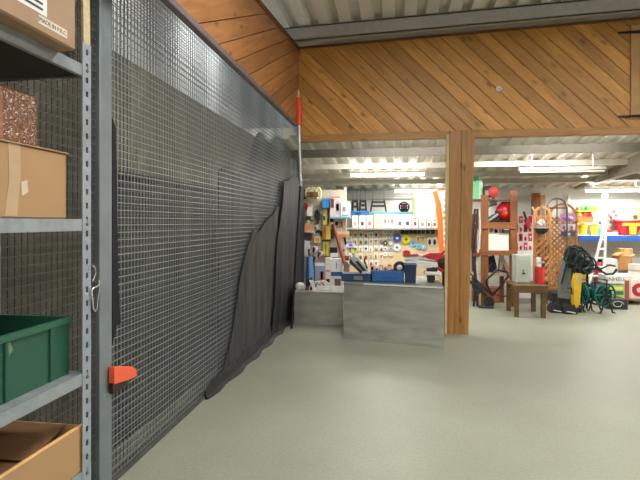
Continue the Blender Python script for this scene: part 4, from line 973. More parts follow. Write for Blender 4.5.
# red machine
Y = WY+.08; c = pt(506, 214, Y)
t = thing('red_engine', 'bright red round engine on the shelf of the wooden rack', 'engine', (c.x, Y+.15, zs1))
MB().blob((c.x+.02, Y+.18, zs1+.20), (.18, .15, .19), None, 16, 10, .06, random.Random(3)).done('housing', C(186, 22, 32, r=.3), t, True)
MB().lathe((c.x+.0, Y+.06, zs1+.17), (0, -1, 0), [(.07, 0), (.06, .03), (.03, .04)], 14).done('starter_cover', C(214, 44, 36), t, True)
MB().box(c.x-.02, c.x+.03, Y+.01, Y+.03, zs1+.15, zs1+.2, None, .005).done('badge', C(226, 150, 60), t)
MB().box(c.x-.16, c.x+.16, Y+.05, Y+.3, zs1, zs1+.045, None, .01).done('base', C(36, 20, 26), t)
MB().box(c.x-.16, c.x-.08, Y+.08, Y+.28, zs1+.05, zs1+.24, None, .02).done('air_filter', C(70, 22, 34), t)
MB().tube([(c.x-.06, Y+.2, zs1+.34), (c.x-.04, Y+.2, zs1+.39), (c.x+.12, Y+.2, zs1+.39), (c.x+.14, Y+.2, zs1+.33)], .014, 8).done('handle', BK, t, True)
c = pt(493, 216, Y)
t = thing('black_chainsaw', 'black and grey saw lying left of the red engine', 'saw', (c.x, Y+.15, zs1))
MB().prism([(c.x-.15, Y+.06, zs1), (c.x+.12, Y+.06, zs1), (c.x+.14, Y+.06, zs1+.07), (c.x+.06, Y+.06, zs1+.17), (c.x-.06, Y+.06, zs1+.09)], (0, .18, 0)).done('body', C(30, 30, 34), t)
MB().tube([(c.x-.08, Y+.03, zs1+.03), (c.x+.1, Y+.03, zs1+.16)], .025, 8).done('bar', C(176, 176, 178), t)
MB().tube([(c.x-.16, Y+.1, zs1+.05), (c.x-.14, Y+.1, zs1+.3), (c.x+.1, Y+.1, zs1+.36)], .01, 6).done('cable', BK, t, True)
MB().box(c.x-.02, c.x+.12, Y+.25, Y+.4, zs1+.12, zs1+.42, None, .01).done('white_panel', C(232, 230, 226), t)
# white blank box on front
x0, x1, z0, z1 = rect(486.5, 233, 511.2, 250.5, WY-.1)
t = thing('white_box', 'plain off-white box with tilted face below the red engine', 'box', ((x0+x1)/2, WY+.1, zs2))
MB().prism([(x0, WY+.005, zs2), (x1-.02, WY+.005, zs2), (x1-.02, WY+.03, z1-.03), (x0+.04, WY+.03, z1)], (0, .3, 0)).done('carton', C(226, 222, 210), t)
MB().prism([(x0+.03, WY+.01, z1+.001), (x1-.015, WY+.01, z1-.029), (x1-.015, WY+.01, z1-.02), (x0+.03, WY+.01, z1+.01)], (0, .33, 0)).done('lid', C(200, 194, 178), t)
# goods behind on upper/lower
for k, (a, b_, c_, d_, m, nm) in enumerate(((485, 488.5, 229.5, 233, C(190, 30, 70), 'crimson'), (490, 493.5, 228.5, 234, C(220, 216, 216), 'white'), (494.5, 498, 229, 234, C(40, 34, 36), 'dark'), (499.5, 502, 228, 236, C(230, 230, 228), 'tall white'), (504, 512, 230, 235.5, C(160, 140, 124), 'tan'))):
    Yk = WY+.36; x0 = pt(a, 0, Yk).x; x1 = pt(b_, 0, Yk).x; zt = pt((a+b_)/2, c_, Yk).z
    t = thing('jar_pack', '%s pack showing above the white box on the wooden rack' % nm, 'pack', ((x0+x1)/2, Yk+.04, zs2), 'packs on the wooden rack')
    MB().box(x0, x1, Yk, Yk+.08, zs2+.001, zt-.02, None, .004).done('body', m, t); MB().box(x0+.004, x1-.004, Yk+.01, Yk+.07, zt-.02, zt, None, .003).done('cap', BK if k % 2 else GR, t)
# black things in the lower bay
zl = pt(490, 273, WY+.3).z+.001
t = thing('black_drill_case', 'black bundle of machines in the lower bay of the wooden rack', 'machine', (pt(491, 270, WY+.35).x, WY+.45, zl))
a = pt(486, 0, WY+.35).x; b_ = pt(497, 0, WY+.35).x
MB().prism([(a, WY+.36, zl), (b_, WY+.36, zl), (b_, WY+.36, zl+.12), (b_-.05, WY+.36, zl+.34), (a+.05, WY+.36, zl+.3)], (0, .2, 0)).done('body', C(32, 34, 44), t)
MB().tube([(a+.02, WY+.34, zl+.06), (a+.12, WY+.34, zl+.2), (b_-.02, WY+.34, zl+.1)], .018, 8).done('hose', C(60, 62, 70), t, True)
t = thing('pink_carton', 'pinkish carton on the low shelf behind the black hand truck frame', 'box', (pt(503, 270, WY+.35).x, WY+.45, zl))
a = pt(499, 0, WY+.35).x; b_ = pt(509.5, 0, WY+.35).x
MB().prism([(a, WY+.34, zl), (b_, WY+.34, zl), (b_, WY+.34, zl+.1), (a+.03, WY+.34, zl+.42)], (0, .14, 0)).done('carton', C(206, 190, 172), t)
MB().prism([(a+.05, WY+.338, zl+.02), (b_-.05, WY+.338, zl+.02), (a+.08, WY+.338, zl+.2)], (0, .004, 0)).done('printed_panel', C(160, 84, 66), t)
t = thing('lumber_scraps', 'reddish scrap on the floor under the low shelf of the rack', 'scrap', (pt(494, 285, WY+.4).x, WY+.5, 0))
MB().box(pt(486, 0, WY+.4).x, pt(500, 0, WY+.4).x, WY+.4, WY+.6, 0, .3, None, .01).done('carton', C(150, 84, 60), t)
MB().box(pt(486, 0, WY+.4).x-.005, pt(500, 0, WY+.4).x+.005, WY+.39, WY+.61, .29, .31, None, .004).done('lid', C(180, 110, 84), t)
# green box and blower on top
zt = pt(486, 195, WY).z
t = thing('green_carton', 'mint green carton high up beside the top of the timber post', 'box', pt(479, 197, WY+.3))
a = pt(472, 0, WY+.3).x; b_ = pt(482.5, 0, WY+.3).x; z0 = pt(478, 199, WY+.3).z; z1 = pt(478, 174, WY+.3).z
MB().box(a, b_, WY+.3, WY+.55, z0, z1, None, .005).done('carton', C(126, 206, 150), t)
MB().box(a+(b_-a)*.68, b_+.002, WY+.298, WY+.552, z0, z1+.001).done('pale_side', C(186, 226, 190), t)
MB().box(a, b_, WY+.296, WY+.3, z1-.03, z1+.002).done('white_edge', C(226, 226, 212), t)
hboard(470, 512, 199, 200.5, WY+.1, .5, REDH, 'top_board', rk)
c = pt(490, 190, WY+.2); zt2 = pt(491, 199, WY+.1).z+.002
t = thing('leaf_blower', 'dark blower with red nose lying on top of the wooden rack', 'tool', (c.x, WY+.3, zt2))
MB().box(pt(483.5, 0, WY+.2).x, pt(493, 0, WY+.2).x, WY+.2, WY+.4, zt2+.04, pt(490, 186, WY+.2).z, None, .03).done('body', C(52, 34, 34), t)
MB().lathe((pt(493.5, 0, WY+.2).x, WY+.2, zt2+.14), (0, -1, 0), [(.1, -.1), (.1, .01), (.05, .04)], 16).done('nose', C(192, 60, 52), t, True)
MB().box(pt(485, 0, WY+.2).x, pt(489.5, 0, WY+.2).x, WY+.19, WY+.2, zt2+.08, zt2+.17).done('grey_plate', C(150, 136, 132), t)
for px in (486, 494): x = pt(px, 0, WY+.2).x; MB().box(x-.02, x+.02, WY+.2, WY+.3, zt2, zt2+.05).done('foot', BK, t)
# tall goods between post and rack
t = thing('black_hose_bundle', 'black hose bundle in the gap between the timber post and the rack', 'hose', (pt(476, 290, WY+.3).x, WY-.12, 0))
for k, px in enumerate((473.5, 476, 478.6)):
    MB().tube([(pt(px, 0, WY-.12).x+.03*math.sin(j*.9+k), WY-.14+.03*k, .01+j*.23) for j in range(9)], .022, 7).done('hose', [BK, C(70, 40, 34), C(206, 204, 200)][k], t, True)
MB().box(pt(472, 0, WY-.12).x, pt(480, 0, WY-.12).x, WY-.16, WY-.05, .95, 1.02).done('tie', C(120, 50, 40), t)

# hand truck / frame on the floor between post and rack
HY = 9.7; HT = C(28, 28, 30, r=.35)
t = thing('hand_truck', 'black tubular hand truck folded on the floor beside the timber post', 'cart', (pt(488, 300, HY).x, HY, 0))
P = lambda px, py, Y=HY: pt(px, py, Y)
MB().tube([P(491, 293), P(487, 285), P(486, 280), P(497, 270), P(507, 272), P(508.5, 276), P(501, 286), P(494, 293)], .022, 8, None, True).done('handle_loop', HT, t, True)
MB().tube([P(468, 272, HY-.05), P(478, 282, HY-.05), P(493, 296, HY)], .024, 8).done('rail', HT, t, True)
MB().tube([P(464, 276.5, HY-.15), P(474, 285, HY-.15), P(486, 296, HY-.1)], .024, 8).done('rail', HT, t, True)
MB().tube([P(466, 272.6, HY-.05), P(471.5, 277, HY-.05)], .027, 8).done('pale_grip', C(196, 190, 176), t, True)
MB().tube([P(462.5, 276, HY-.15), P(467.5, 280, HY-.15)], .027, 8).done('pale_grip', C(196, 190, 176), t, True)
for k, (px, py, yy) in enumerate(((478, 288, HY-.12), (489, 294, HY+.05))):
    c = P(px, py, yy); R = .1; c.z = R if k else c.z
    MB().lathe((c.x, yy, c.z), (0, -1, 0), [(R*.4, -.03), (R, -.025), (R, .025), (R*.4, .03)], 16).done('wheel', C(40, 40, 42), t, True)
MB().box(P(478, 0).x, P(493, 0).x, HY-.1, HY+.1, .012, .03).done('foot_plate', C(60, 60, 62), t)
MB().tube([P(471, 290, HY-.1), P(475, 287, HY-.1), P(480, 290, HY-.1), P(478, 296, HY-.1)], .02, 8).done('bracket', C(130, 128, 122), t, True)
MB().tube([P(493, 294), P(503, 296.5), P(507, 295.5)], .012, 6).done('stay', HT, t)

# low bench
BX0, BX1 = 514, 548.5; NY = 8.75
bz1 = pt(530, 285.5, NY).z; bz0 = pt(530, 293, NY).z
bnc = thing('low_bench', 'low brown wooden bench holding the pale cabinet and lattice', 'bench', (pt(530, 0, NY).x, NY+.4, 0))
x0 = pt(BX0, 0, NY).x; x1 = pt(BX1, 0, NY).x
MB().box(x0, x1, NY, NY+.04, bz0, bz1, None, .003).done('apron', BENCHW, bnc)
MB().box(x0, x1, NY+.04, NY+.72, bz1-.03, bz1, None, .003).done('top', BENCHW, bnc)
for (xx, yy) in ((x1-.1, NY+.03), (x0+.02, NY+.04), (x0+.02, NY+.63), (x1-.1, NY+.63)): MB().box(xx, xx+.07, yy, yy+.07, 0, bz1-.03, None, .003).done('leg', BENCHW, bnc)
bt = bz1+.001
def onB(px, Y): return pt(px, 0, Y).x
Y = NY+.3; a, b_ = onB(516, Y), onB(530.5, Y); zt = pt(523, 255, Y).z
t = thing('pale_cabinet', 'pale grey-green upright metal cabinet standing on the low bench', 'cabinet', ((a+b_)/2, Y+.15, bt))
MB().box(a, b_, Y, Y+.3, bt, zt, None, .006).done('body', C(166, 172, 160), t)
dr = MB().box(a+.008, b_-.008, Y-.012, Y, bt+.015, zt-.012, None, .003).done('door', C(176, 182, 170), t)
MB().box((a+b_)/2-.02, (a+b_)/2+.03, Y-.02, Y-.012, bt+.16, bt+.185).done('lock', BK, dr); MB().lathe(((a+b_)/2+.0, Y-.012, bt+.22), (0, -1, 0), [(.012, 0), (.01, .008)], 8).done('keyhole', BK, dr)
# red blister wall: pegboard panel behind the bench
PY2 = 10.4
a, b_ = onB(513, PY2), onB(534, PY2)
pb = thing('white_pegboard', 'white pegboard with red blister packs behind the pale cabinet', 'display', ((a+b_)/2, PY2+.1, 0))
MB().box(a, b_, PY2, PY2+.03, .1, pt(523, 215, PY2).z).done('pegboard', C(234, 230, 228), pb)
MB().box(a, b_, PY2-.1, PY2+.3, 0, .1, None, .004).done('foot', GR, pb)
g4 = 'red packs on the white pegboard'
rows = ((216, 223, 'top'), (224.5, 232, 'second'), (233.5, 241, 'third'), (242.5, 250, 'fourth'))
for i, (p0, p1, rn) in enumerate(rows):
    for j in range(4):
        px = 514.3+4.7*j; m = [C(232, 210, 210), C(206, 60, 74), WH, C(190, 30, 50)][(i+j) % 4]; it = [C(190, 30, 50), WH, C(196, 60, 80), C(60, 40, 44)][(i+j) % 4]
        nm = ['pale pink', 'rosy red', 'white', 'crimson'][(i+j) % 4]
        hangcard('blister_pack', '%s blister pack on the white pegboard, %s row, %s from left' % (nm, rn, ORD[j]), 'pack', px, p0, px+3.7, p1, PY2-.012, m, it, g4, ('blob', 'tool')[(i+j) % 2], .35)
# garden hand tool with black handle and red head
t = thing('hand_axe', 'red headed hand tool with dark grey handle hanging in front of the white pegboard', 'tool', pt(527, 228, PY2-.08))
MB().tube([pt(523.5, 211.5, PY2-.08), pt(527, 220, PY2-.08)], .022, 8).done('handle', C(66, 66, 66), t, True)
MB().prism([pt(p_, q_, PY2-.1) for p_, q_ in ((525.5, 219), (531, 219.5), (530.6, 226), (528.6, 229), (526.6, 226))], (0, .04, 0)).done('head', C(206, 44, 52), t)
# back wall brown pillar and white lath
x0 = pt(533, 0, 11.7).x; x1 = pt(540.5, 0, 11.7).x
t = thing('wooden_wall_post', 'brown wooden post against the white back wall behind the arched trellis', 'post', ((x0+x1)/2, 11.75, 0))
MB().box(x0, x1, 11.7, 11.85, 0, pt(537, 193, 11.7).z, None, .005).done('post', REDW, t)
MB().box(x1, x1+.12, 11.75, 11.85, 0, pt(541, 195, 11.7).z, None, .005).done('side_batten', C(176, 136, 96), t)
t = thing('white_lath', 'short white lath leaning left of the arched trellis', 'lath', pt(534, 214, 10.3))
MB().prism([pt(a_, c_, 10.3) for a_, c_ in ((531.5, 207.2), (533, 206.4), (537.5, 213.5), (536, 214.5))], (0, .03, 0)).done('lath', C(234, 226, 206), t)

# arched trellis panels
def trellis(px0, px1, pyt, pyb, arch, Y, label, pitch=.085, zb=None, frame=LATW):
    x0, x1, z0, z1 = rect(px0, pyt, px1, pyb, Y); z0 = zb if zb is not None else z0
    t = thing('lattice_panel', label, 'trellis', ((x0+x1)/2, Y, z0), 'lattice panels')
    w = .045; za = z1-arch*(x1-x0)
    for x in (x0, x1-w): MB().box(x, x+w, Y-.01, Y+.03, z0, za, None, .003).done('stile', frame, t)
    MB().box(x0+w, x1-w, Y-.01, Y+.03, z0, z0+w, None, .003).done('bottom_rail', frame, t)
    xm = (x0+x1)/2; R = (x1-x0)/2-w/2; n = 14
    vs = []; fs = []
    for i in range(n+1):
        an = math.pi-math.pi*i/n
        for rr in (R-w/2, R+w/2):
            for yy in (Y-.01, Y+.03): vs.append((xm+rr*math.cos(an), yy, za+(rr*math.sin(an))*(z1-za)/(R+w/2)))
    for i in range(n):
        k = i*4; fs += [(k, k+4, k+5, k+1), (k+2, k+3, k+7, k+6), (k, k+2, k+6, k+4), (k+1, k+5, k+7, k+3)]
    fs += [(0, 1, 3, 2), (n*4, n*4+2, n*4+3, n*4+1)]
    MB().add(vs, fs).done('arch_rail', frame, t)
    zl = za-.0
    reg = [(x0+w, z0+w), (x1-w, z0+w), (x1-w, zl), (x0+w, zl)]
    L = MB()
    for dirn, yy in (((1, 1), Y), ((1, -1), Y+.012)):
        dx, dy = dirn; l = math.hypot(dx, dy); nn = (-dy/l, dx/l); ds = [p_[0]*nn[0]+p_[1]*nn[1] for p_ in reg]; d = min(ds)+.02
        while d < max(ds):
            q_ = clip(reg, nn, d+.036); q_ = clip(q_, (-nn[0], -nn[1]), -d) if len(q_) > 2 else q_
            if len(q_) > 2: L.prism([(x, yy, z) for x, z in q_], (0, .01, 0))
            d += pitch
    L.done('lattice', frame, t)
    return t, x0, x1, z0, z1
LY1 = NY+.66
t1, *_ = trellis(533.5, 551.5, 206, 285.5, .5, LY1, 'narrow arched wooden lattice on the bench with the black hanging basket', .085, bt)
LY2 = 11.0
# dark pallet carrying the second lattice
a, b_ = onB(553, LY2-.5), onB(579, LY2-.5)
pal = thing('dark_pallet', 'low black pallet on the floor under the wide lattice panel', 'pallet', ((a+b_)/2, LY2-.2, 0))
for k in range(5): MB().box(a, b_, LY2-.5+.15*k, LY2-.5+.15*k+.11, .16, .19, None, .003).done('deck_slat', C(40, 38, 36), pal)
for k in range(3): x = a+(b_-a-.09)*k/2; MB().box(x, x+.09, LY2-.5, LY2+.22, 0, .16, None, .003).done('skid', C(52, 48, 44), pal)
t2, *_ = trellis(548.5, 577.5, 203, 283, .5, LY2, 'wide arched wooden lattice panel standing behind the grey wrapped bundle', .078, .191)
# goods hanging in the wide lattice: pink purple packs
for k, (a_, b2, c_, d_, m, nm, p_) in enumerate(((560, 575.5, 213.5, 221.5, C(222, 150, 186), 'pink and purple pack, top one hung in the wide lattice', C(150, 120, 200)), (560.5, 567.3, 224, 229.8, C(224, 196, 212), 'white and pink pack on the left in the middle of the wide lattice', C(190, 90, 130)), (568, 575.3, 224, 229.8, C(232, 226, 228), 'white pack on the right in the middle of the wide lattice', C(170, 120, 160)), (561, 575, 231.5, 236, C(90, 84, 120), 'dark violet striped pack, lowest in the wide lattice', C(214, 206, 220)))):
    hangcard('seed_pack', nm, 'pack', a_, c_, b2, d_, LY2-.009, m, p_, 'packs hung in the lattice', 'bar' if k else 'blob', .3, .03)
gs0, gs1 = pt(549, 0, 11.5).x, pt(575.2, 0, 11.42).x
gsf = thing('goods_shelf', 'low open shelf with warm coloured cartons behind the wide lattice panel', 'shelf', ((gs0+gs1)/2, 11.6, 0))
for py in (262, 284): z_ = pt(560, py, 11.45).z; MB().box(gs0, gs1, 11.42, 11.8, z_-.03, z_, None, .003).done('board', C(206, 200, 188), gsf)
for x in (gs0, gs1-.03): MB().box(x, x+.03, 11.42, 11.8, 0, pt(560, 240, 11.45).z).done('side', C(206, 200, 188), gsf)
for ri, (pyb, pyt) in enumerate(((262, 241), (284, 266))):
    z_ = pt(560, pyb, 11.45).z+.001
    for ci in range(5):
        px0 = 551+4.5*ci; xa = pt(px0, 0, 11.45).x; xb = pt(px0+4.1, 0, 11.45).x; zt = pt(px0, pyt+((ci*7+ri*3) % 5), 11.45).z
        nm, m, m2 = [('cream', CRM, C(200, 120, 70)), ('orange', C(222, 140, 80), WH), ('white', WH, C(206, 80, 60)), ('tan', C(206, 166, 112), C(120, 60, 50)), ('salmon', C(220, 150, 130), C(110, 40, 60))][(ci+2*ri) % 5]
        t = thing('shelf_carton', '%s carton seen through the wide lattice, %s row, %s from left' % (nm, ('upper', 'lower')[ri], ORD[ci]), 'box', ((xa+xb)/2, 11.55, z_), 'cartons behind the wide lattice')
        MB().box(xa, xb, 11.45, 11.68, z_, zt, None, .004).done('carton', m, t); MB().box(xa+.02, xb-.02, 11.448, 11.451, z_+(zt-z_)*.35, z_+(zt-z_)*.7).done('printed_panel', m2, t)
t = thing('steel_arch', 'thin grey steel arch with cross bars rising between the two lattice panels', 'arch', (pt(558, 0, 10.3).x, 10.3, 0))
xm = pt(557, 200, 10.3); Rr = 9*10.3/F; zt = pt(557, 198.5, 10.3).z
MB().tube([(xm.x-Rr, 10.3, 0)]+[(xm.x-Rr*math.cos(math.pi*k/12), 10.3, zt-Rr+Rr*math.sin(math.pi*k/12)) for k in range(13)]+[(xm.x+Rr, 10.3, 0)], .016, 8).done('hoop', C(110, 108, 104, r=.4, m=.5), t, True)
MB().tube([(xm.x, 10.3, zt), (xm.x, 10.3, zt-.5)], .012, 6).done('mullion', C(96, 92, 88), t)
MB().tube([(xm.x-Rr, 10.3, zt-Rr), (xm.x+Rr, 10.3, zt-Rr)], .013, 6).done('cross_bar', C(120, 84, 60), t)
# hanging basket
Y = LY1-.12; c = pt(541.5, 228, Y); R = 6.3*Y/F
t = thing('hanging_basket', 'black half-round hanging basket in front of the narrow lattice', 'basket', (c.x, Y, c.z-R))
MB().lathe((c.x, Y, c.z), (0, 0, -1), [(R, 0), (R*.97, R*.25), (R*.8, R*.6), (R*.45, R*.88), (R*.1, R*.97)], 20).done('bowl', C(40, 44, 42), t, True)
MB().tube([(c.x+R*math.cos(k*math.pi/10), Y+R*math.sin(k*math.pi/10), c.z) for k in range(20)], .014, 6, None, True).done('rim', C(120, 124, 122), t)
for k in range(3): an = .5+k*2.09; MB().tube([(c.x+R*math.cos(an), Y+R*math.sin(an), c.z), (c.x, Y, c.z+.42)], .005, 5).done('chain', STEEL_D, t)
MB().blob((c.x, Y, c.z+.07), (R*.6, R*.6, .08), None, 12, 7, .3, random.Random(6)).done('white_filling', C(196, 178, 168), t)
MB().tube([(c.x, Y, c.z+.42), (c.x, LY1+.01, c.z+.46)], .007, 6).done('hook', BK, t)
# packs standing on bench in front of narrow lattice
Y = NY+.25
def benchbox(nm, label, a_, b2, pyt, m, prints, d=.12, zb=None):
    x0 = onB(a_, Y); x1 = onB(b2, Y); zb = zb or bt; zt = pt((a_+b2)/2, pyt, Y).z
    t = thing(nm, label, 'box', ((x0+x1)/2, Y+d/2, zb)); W = x1-x0; H = zt-zb
    MB().box(x0, x1, Y, Y+d, zb, zt, None, .005).done('carton', m, t)
    for (u, v_, s_, e_, pm) in prints: MB().box(x0+u*W, x0+v_*W, Y-.0015, Y+.001, zb+s_*H, zb+e_*H).done('printed_panel', pm, t)
    return zt
zt_ = benchbox('red_carton', 'bright red carton standing on the low bench beside the lattice', 536.5, 545, 267, C(204, 40, 40), ((.7, .95, .1, .9, C(232, 70, 60)), (.05, .18, .05, .95, C(120, 40, 36))))
benchbox('white_carton', 'small white carton stacked on the bright red carton', 537.5, 541.5, 258, C(232, 230, 226), ((.1, .9, .4, .5, C(150, 140, 136)),), .1, zt_+.001)
benchbox('dark_carton', 'small dark brown carton beside the white one on the red carton', 541.8, 545, 259.5, C(70, 44, 36), ((.1, .9, .5, .8, C(200, 180, 170)),), .1, zt_+.001)

# ------------------------------------------------ back-right shelf bay
SY = 11.55
sx0 = pt(578.5, 238, SY-.4).x; sx1 = 7.2
sz = pt(610, 235.5, SY-.4).z
bay = thing('blue_shelf_unit', 'white shelf unit with bright blue front edge against the right back wall', 'shelf', ((sx0+sx1)/2, SY, 0))
MB().box(sx0, sx1, SY-.36, SY+.3, sz-.03, sz, None, .003).done('shelf', C(226, 226, 224), bay)
MB().box(sx0, sx1, SY-.40, SY-.36, sz-.115, sz, None, .004).done('blue_edge', C(40, 98, 190), bay)
for x in (sx0+.02, (sx0+sx1)/2, sx1-.06): MB().box(x, x+.04, SY+.3, SY+.38, 0, 2.2).done('upright', C(224, 222, 218), bay)
MB().box(sx0, sx1, SY+.28, SY+.3, .1, 2.1).done('back_panel', C(220, 218, 214), bay)
MB().box(sx0, sx1, SY-.05, SY+.3, 0, .1, None, .003).done('plinth', C(150, 150, 148), bay)
sz += .001
SF = SY-.3
g5 = 'garden goods on the blue shelf'
def pot(px0, px1, pyt, m, label, rimm, leaf=None, Y=SF, zb=None):
    zb = sz if zb is None else zb
    x0 = pt(px0, 0, Y).x; x1 = pt(px1, 0, Y).x; R = (x1-x0)/2; zt = pt((px0+px1)/2, pyt, Y).z; h = zt-zb
    t = thing('garden_pot', label, 'pot', ((x0+x1)/2, Y+R, zb), g5); c = ((x0+x1)/2, Y+R, zb)
    MB().lathe(c, (0, 0, 1), [(R*.7, 0), (R*.95, h*.8), (R*.9, h*.8), (R*.6, .02)], 18).done('pot', m, t, True)
    MB().lathe(c, (0, 0, 1), [(R*.97, h*.78), (R, h*.82), (R, h), (R*.9, h)], 18).done('rim', rimm, t, True)
    if leaf: MB().blob((c[0], c[1], zb+h*1.05), (R*.8, R*.8, h*.25), None, 12, 6, .35, random.Random(int(px0))).done('filling', leaf, t)
    return t, zt
pot(579.5, 589, 225, C(232, 200, 60), 'yellow pot with brown foot, left one on the blue shelf', C(236, 190, 50), C(216, 150, 40))
pot(591.5, 600.5, 226, C(214, 210, 80), 'yellow-green pot with orange filling, right one on the blue shelf', C(190, 206, 80), C(226, 120, 50))
# orange tray above on risers -> stacked crate
def tray(px0, px1, py0, py1, m, label, Y, leaf, zb):
    x0, x1, z0, z1 = rect(px0, py0, px1, py1, Y); t = thing('plant_tray', label, 'tray', ((x0+x1)/2, Y+.12, zb), g5)
    MB().prism([(x0+.03, Y, zb), (x1-.03, Y, zb), (x1, Y, z1), (x0, Y, z1)], (0, .24, 0)).done('tray', m, t)
    MB().box(x0-.006, x1+.006, Y-.006, Y+.246, z1-.02, z1+.003, None, .004).done('rim', m, t)
    rnd = random.Random(int(px0*3+py0))
    for k, lm in enumerate(leaf): MB().blob((x0+(x1-x0)*(k+.5)/len(leaf), Y+.1, z1+.03), ((x1-x0)/len(leaf)*.55, .09, .07), None, 10, 6, .35, rnd).done('plant', lm, t)
    return z1
# a small stand on the shelf that carries the trays
rz = pt(588, 223, SF+.26).z
rs = thing('riser', 'small white riser behind the yellow pots', 'riser', (pt(588, 0, SF+.3).x, SF+.35, sz))
a, b_ = onB(577.5, SF+.26), onB(601, SF+.26)
MB().box(a, b_, SF+.26, SF+.53, rz-.02, rz, None, .003).done('top', WH, rs)
for x in (a+.01, b_-.03): MB().box(x, x+.02, SF+.27, SF+.52, sz, rz-.02).done('side', WH, rs)
zA = tray(577.5, 594, 217, 223, C(222, 100, 52), 'orange tray with red fruit-like goods, lower of the two trays over the yellow pots', SF+.27, (C(226, 150, 60), C(214, 60, 44), C(206, 40, 34)), rz+.001)
zB = tray(577.5, 598.5, 210.6, 216.2, C(190, 222, 60), 'lime green tray with yellow and green goods on top of the orange tray', SF+.27, (C(150, 170, 120), C(120, 150, 90), C(50, 160, 110), C(222, 222, 96), C(236, 210, 80)), zA+.135)
# bottle
c = pt(600.5, 233, SF-.0); 
t = thing('spray_bottle', 'teal spray bottle between the right pot and the white ladder', 'bottle', (pt(602, 0, SF+.05).x, SF+.1, sz), g5)
MB().lathe((pt(602, 0, SF+.05).x, SF+.1, sz), (0, 0, 1), [(.05, 0), (.052, .14), (.03, .18), (.018, .2), (.018, .24)], 14).done('bottle', C(90, 176, 160), t, True)
MB().box(pt(602, 0, SF+.05).x-.05, pt(602, 0, SF+.05).x+.03, SF+.08, SF+.12, sz+.24, sz+.29, None, .008).done('trigger_head', C(52, 60, 62), t)
# dried flower bunch
t = thing('flower_bunch', 'brown-pink bunch of dried flowers on the blue shelf beside the red basket', 'flowers', (pt(615, 0, SF+.2).x, SF+.25, sz), g5)
rnd = random.Random(17); cx_ = pt(614.5, 0, SF+.2).x
MB().lathe((cx_, SF+.25, sz), (0, 0, 1), [(.09, 0), (.13, .1), (.11, .1)], 12).done('vase', C(170, 120, 110), t)
for k in range(26):
    dx = rnd.uniform(-.2, .05); h = rnd.uniform(.2, .5)*(1-.3*abs(dx)/.24)
    tip = Vector((cx_+dx, SF+.25+rnd.uniform(-.08, .08), sz+h+.05))
    MB().tube([(cx_+dx*.2, SF+.25, sz+.08), tip], .004, 4).done('stem', C(120, 96, 80), t)
    MB().blob(tip, (.032, .03, .04), None, 7, 5, .3, rnd).done('blossom', [C(190, 140, 140), C(150, 100, 100), C(216, 180, 180)][k % 3], t)
t = thing('red_flat_box', 'flat red and white carton on the shelf in front of the dried flowers', 'box', (pt(613, 0, SF).x, SF+.05, sz), g5)
MB().box(pt(606.5, 0, SF).x, pt(618, 0, SF).x, SF, SF+.1, sz, sz+.06, None, .004).done('carton', C(214, 206, 200), t)
MB().box(pt(607, 0, SF).x, pt(612, 0, SF).x, SF+.001, SF+.09, sz+.06, sz+.12, None, .004).done('red_block', C(186, 50, 54), t)
# red basket with yellow front
x0, x1 = pt(619.5, 0, SF-.02).x, pt(646, 0, SF-.02).x; R = (x1-x0)/2
t = thing('red_basket', 'big round red basket with yellow front panel at the right of the blue shelf', 'basket', ((x0+x1)/2, SF+R*.6, sz), g5)
MB().lathe(((x0+x1)/2, SF+.22, sz), (0, 0, 1), [(R*.6, 0), (R*.9, .12), (R, .3), (R*.93, .3), (R*.55, .03)], 24).done('bowl', C(186, 30, 44), t, True)
MB().tube([((x0+x1)/2+R*math.cos(k*math.pi/12), SF+.22+R*math.sin(k*math.pi/12), sz+.3) for k in range(24)], .022, 7, None, True).done('rim', C(206, 44, 60), t, True)
yy = SF+.22-R*1.02
t_z = sz+.08
fp = MB(); xc = (x0+x1)/2
fp.prism([(xc-.2, yy, sz+.2), (xc+.2, yy, sz+.2), (xc+.2, yy, sz+.26), (xc-.2, yy, sz+.26)], (0, .02, 0)); fp.done('yellow_panel', C(238, 178, 40), t)
MB().prism([(xc-.06, yy, sz+.02), (xc+.06, yy, sz+.02), (xc+.07, yy, sz+.2), (xc-.07, yy, sz+.2)], (0, .02, 0)).done('yellow_stem', C(238, 178, 40), t)
x0, x1 = pt(632, 0, SF+.42).x, pt(645, 0, SF+.42).x
t = thing('cream_sack', 'cream coloured sack standing behind the red basket', 'sack', ((x0+x1)/2, SF+.5, sz), g5)
MB().blob(((x0+x1)/2, SF+.5, sz+.3), ((x1-x0)/2, .07, .3), None, 12, 9, .05, random.Random(9)).done('sack', C(226, 206, 150), t, True)
MB().lathe((pt(635.5, 0, SF+.42).x, SF+.43, pt(636, 217, SF+.42).z), (0, -1, 0), [(.05, 0), (.045, .012)], 12).done('dark_print', C(110, 76, 60), t)

# white step ladder leaning on the shelf
AY0, AY1 = 10.75, 11.1
t = thing('step_ladder', 'white narrow ladder leaning against the front of the blue shelf', 'ladder', (pt(596, 290, 10.9).x, 10.9, 0))
LW = C(236, 234, 228, r=.35)
fL = pt(585.5, 285, AY0); fL.z = .0
tb = pt(604.2, 205, AY1); 
MB().tube([(pt(584.5, 288, AY0).x, AY0, 0.02), pt(602.5, 234, AY1-.1), pt(604, 191, AY1)], .03, 8).done('rail', LW, t)
MB().tube([(pt(602.2, 288, AY0).x, AY0, 0.02), pt(604.8, 250, AY1-.14), pt(606.2, 191, AY1)], .03, 8).done('rail', LW, t)
for k, py in enumerate((240, 249, 258, 267, 276)):
    f_ = (py-234)/54.; a = pt(602.5-18*f_, py, AY1-.1-.22*f_); b_ = pt(605.4-3*f_, py, AY1-.1-.22*f_)
    MB().tube([a, b_], .016, 6).done('rung', LW, t)
t = thing('red_canister', 'small red canister on the floor behind the ladder', 'canister', (pt(600.5, 0, 10.95).x, 11.0, 0))
c = (pt(601, 0, 10.95).x+.05, 11.14, 0)
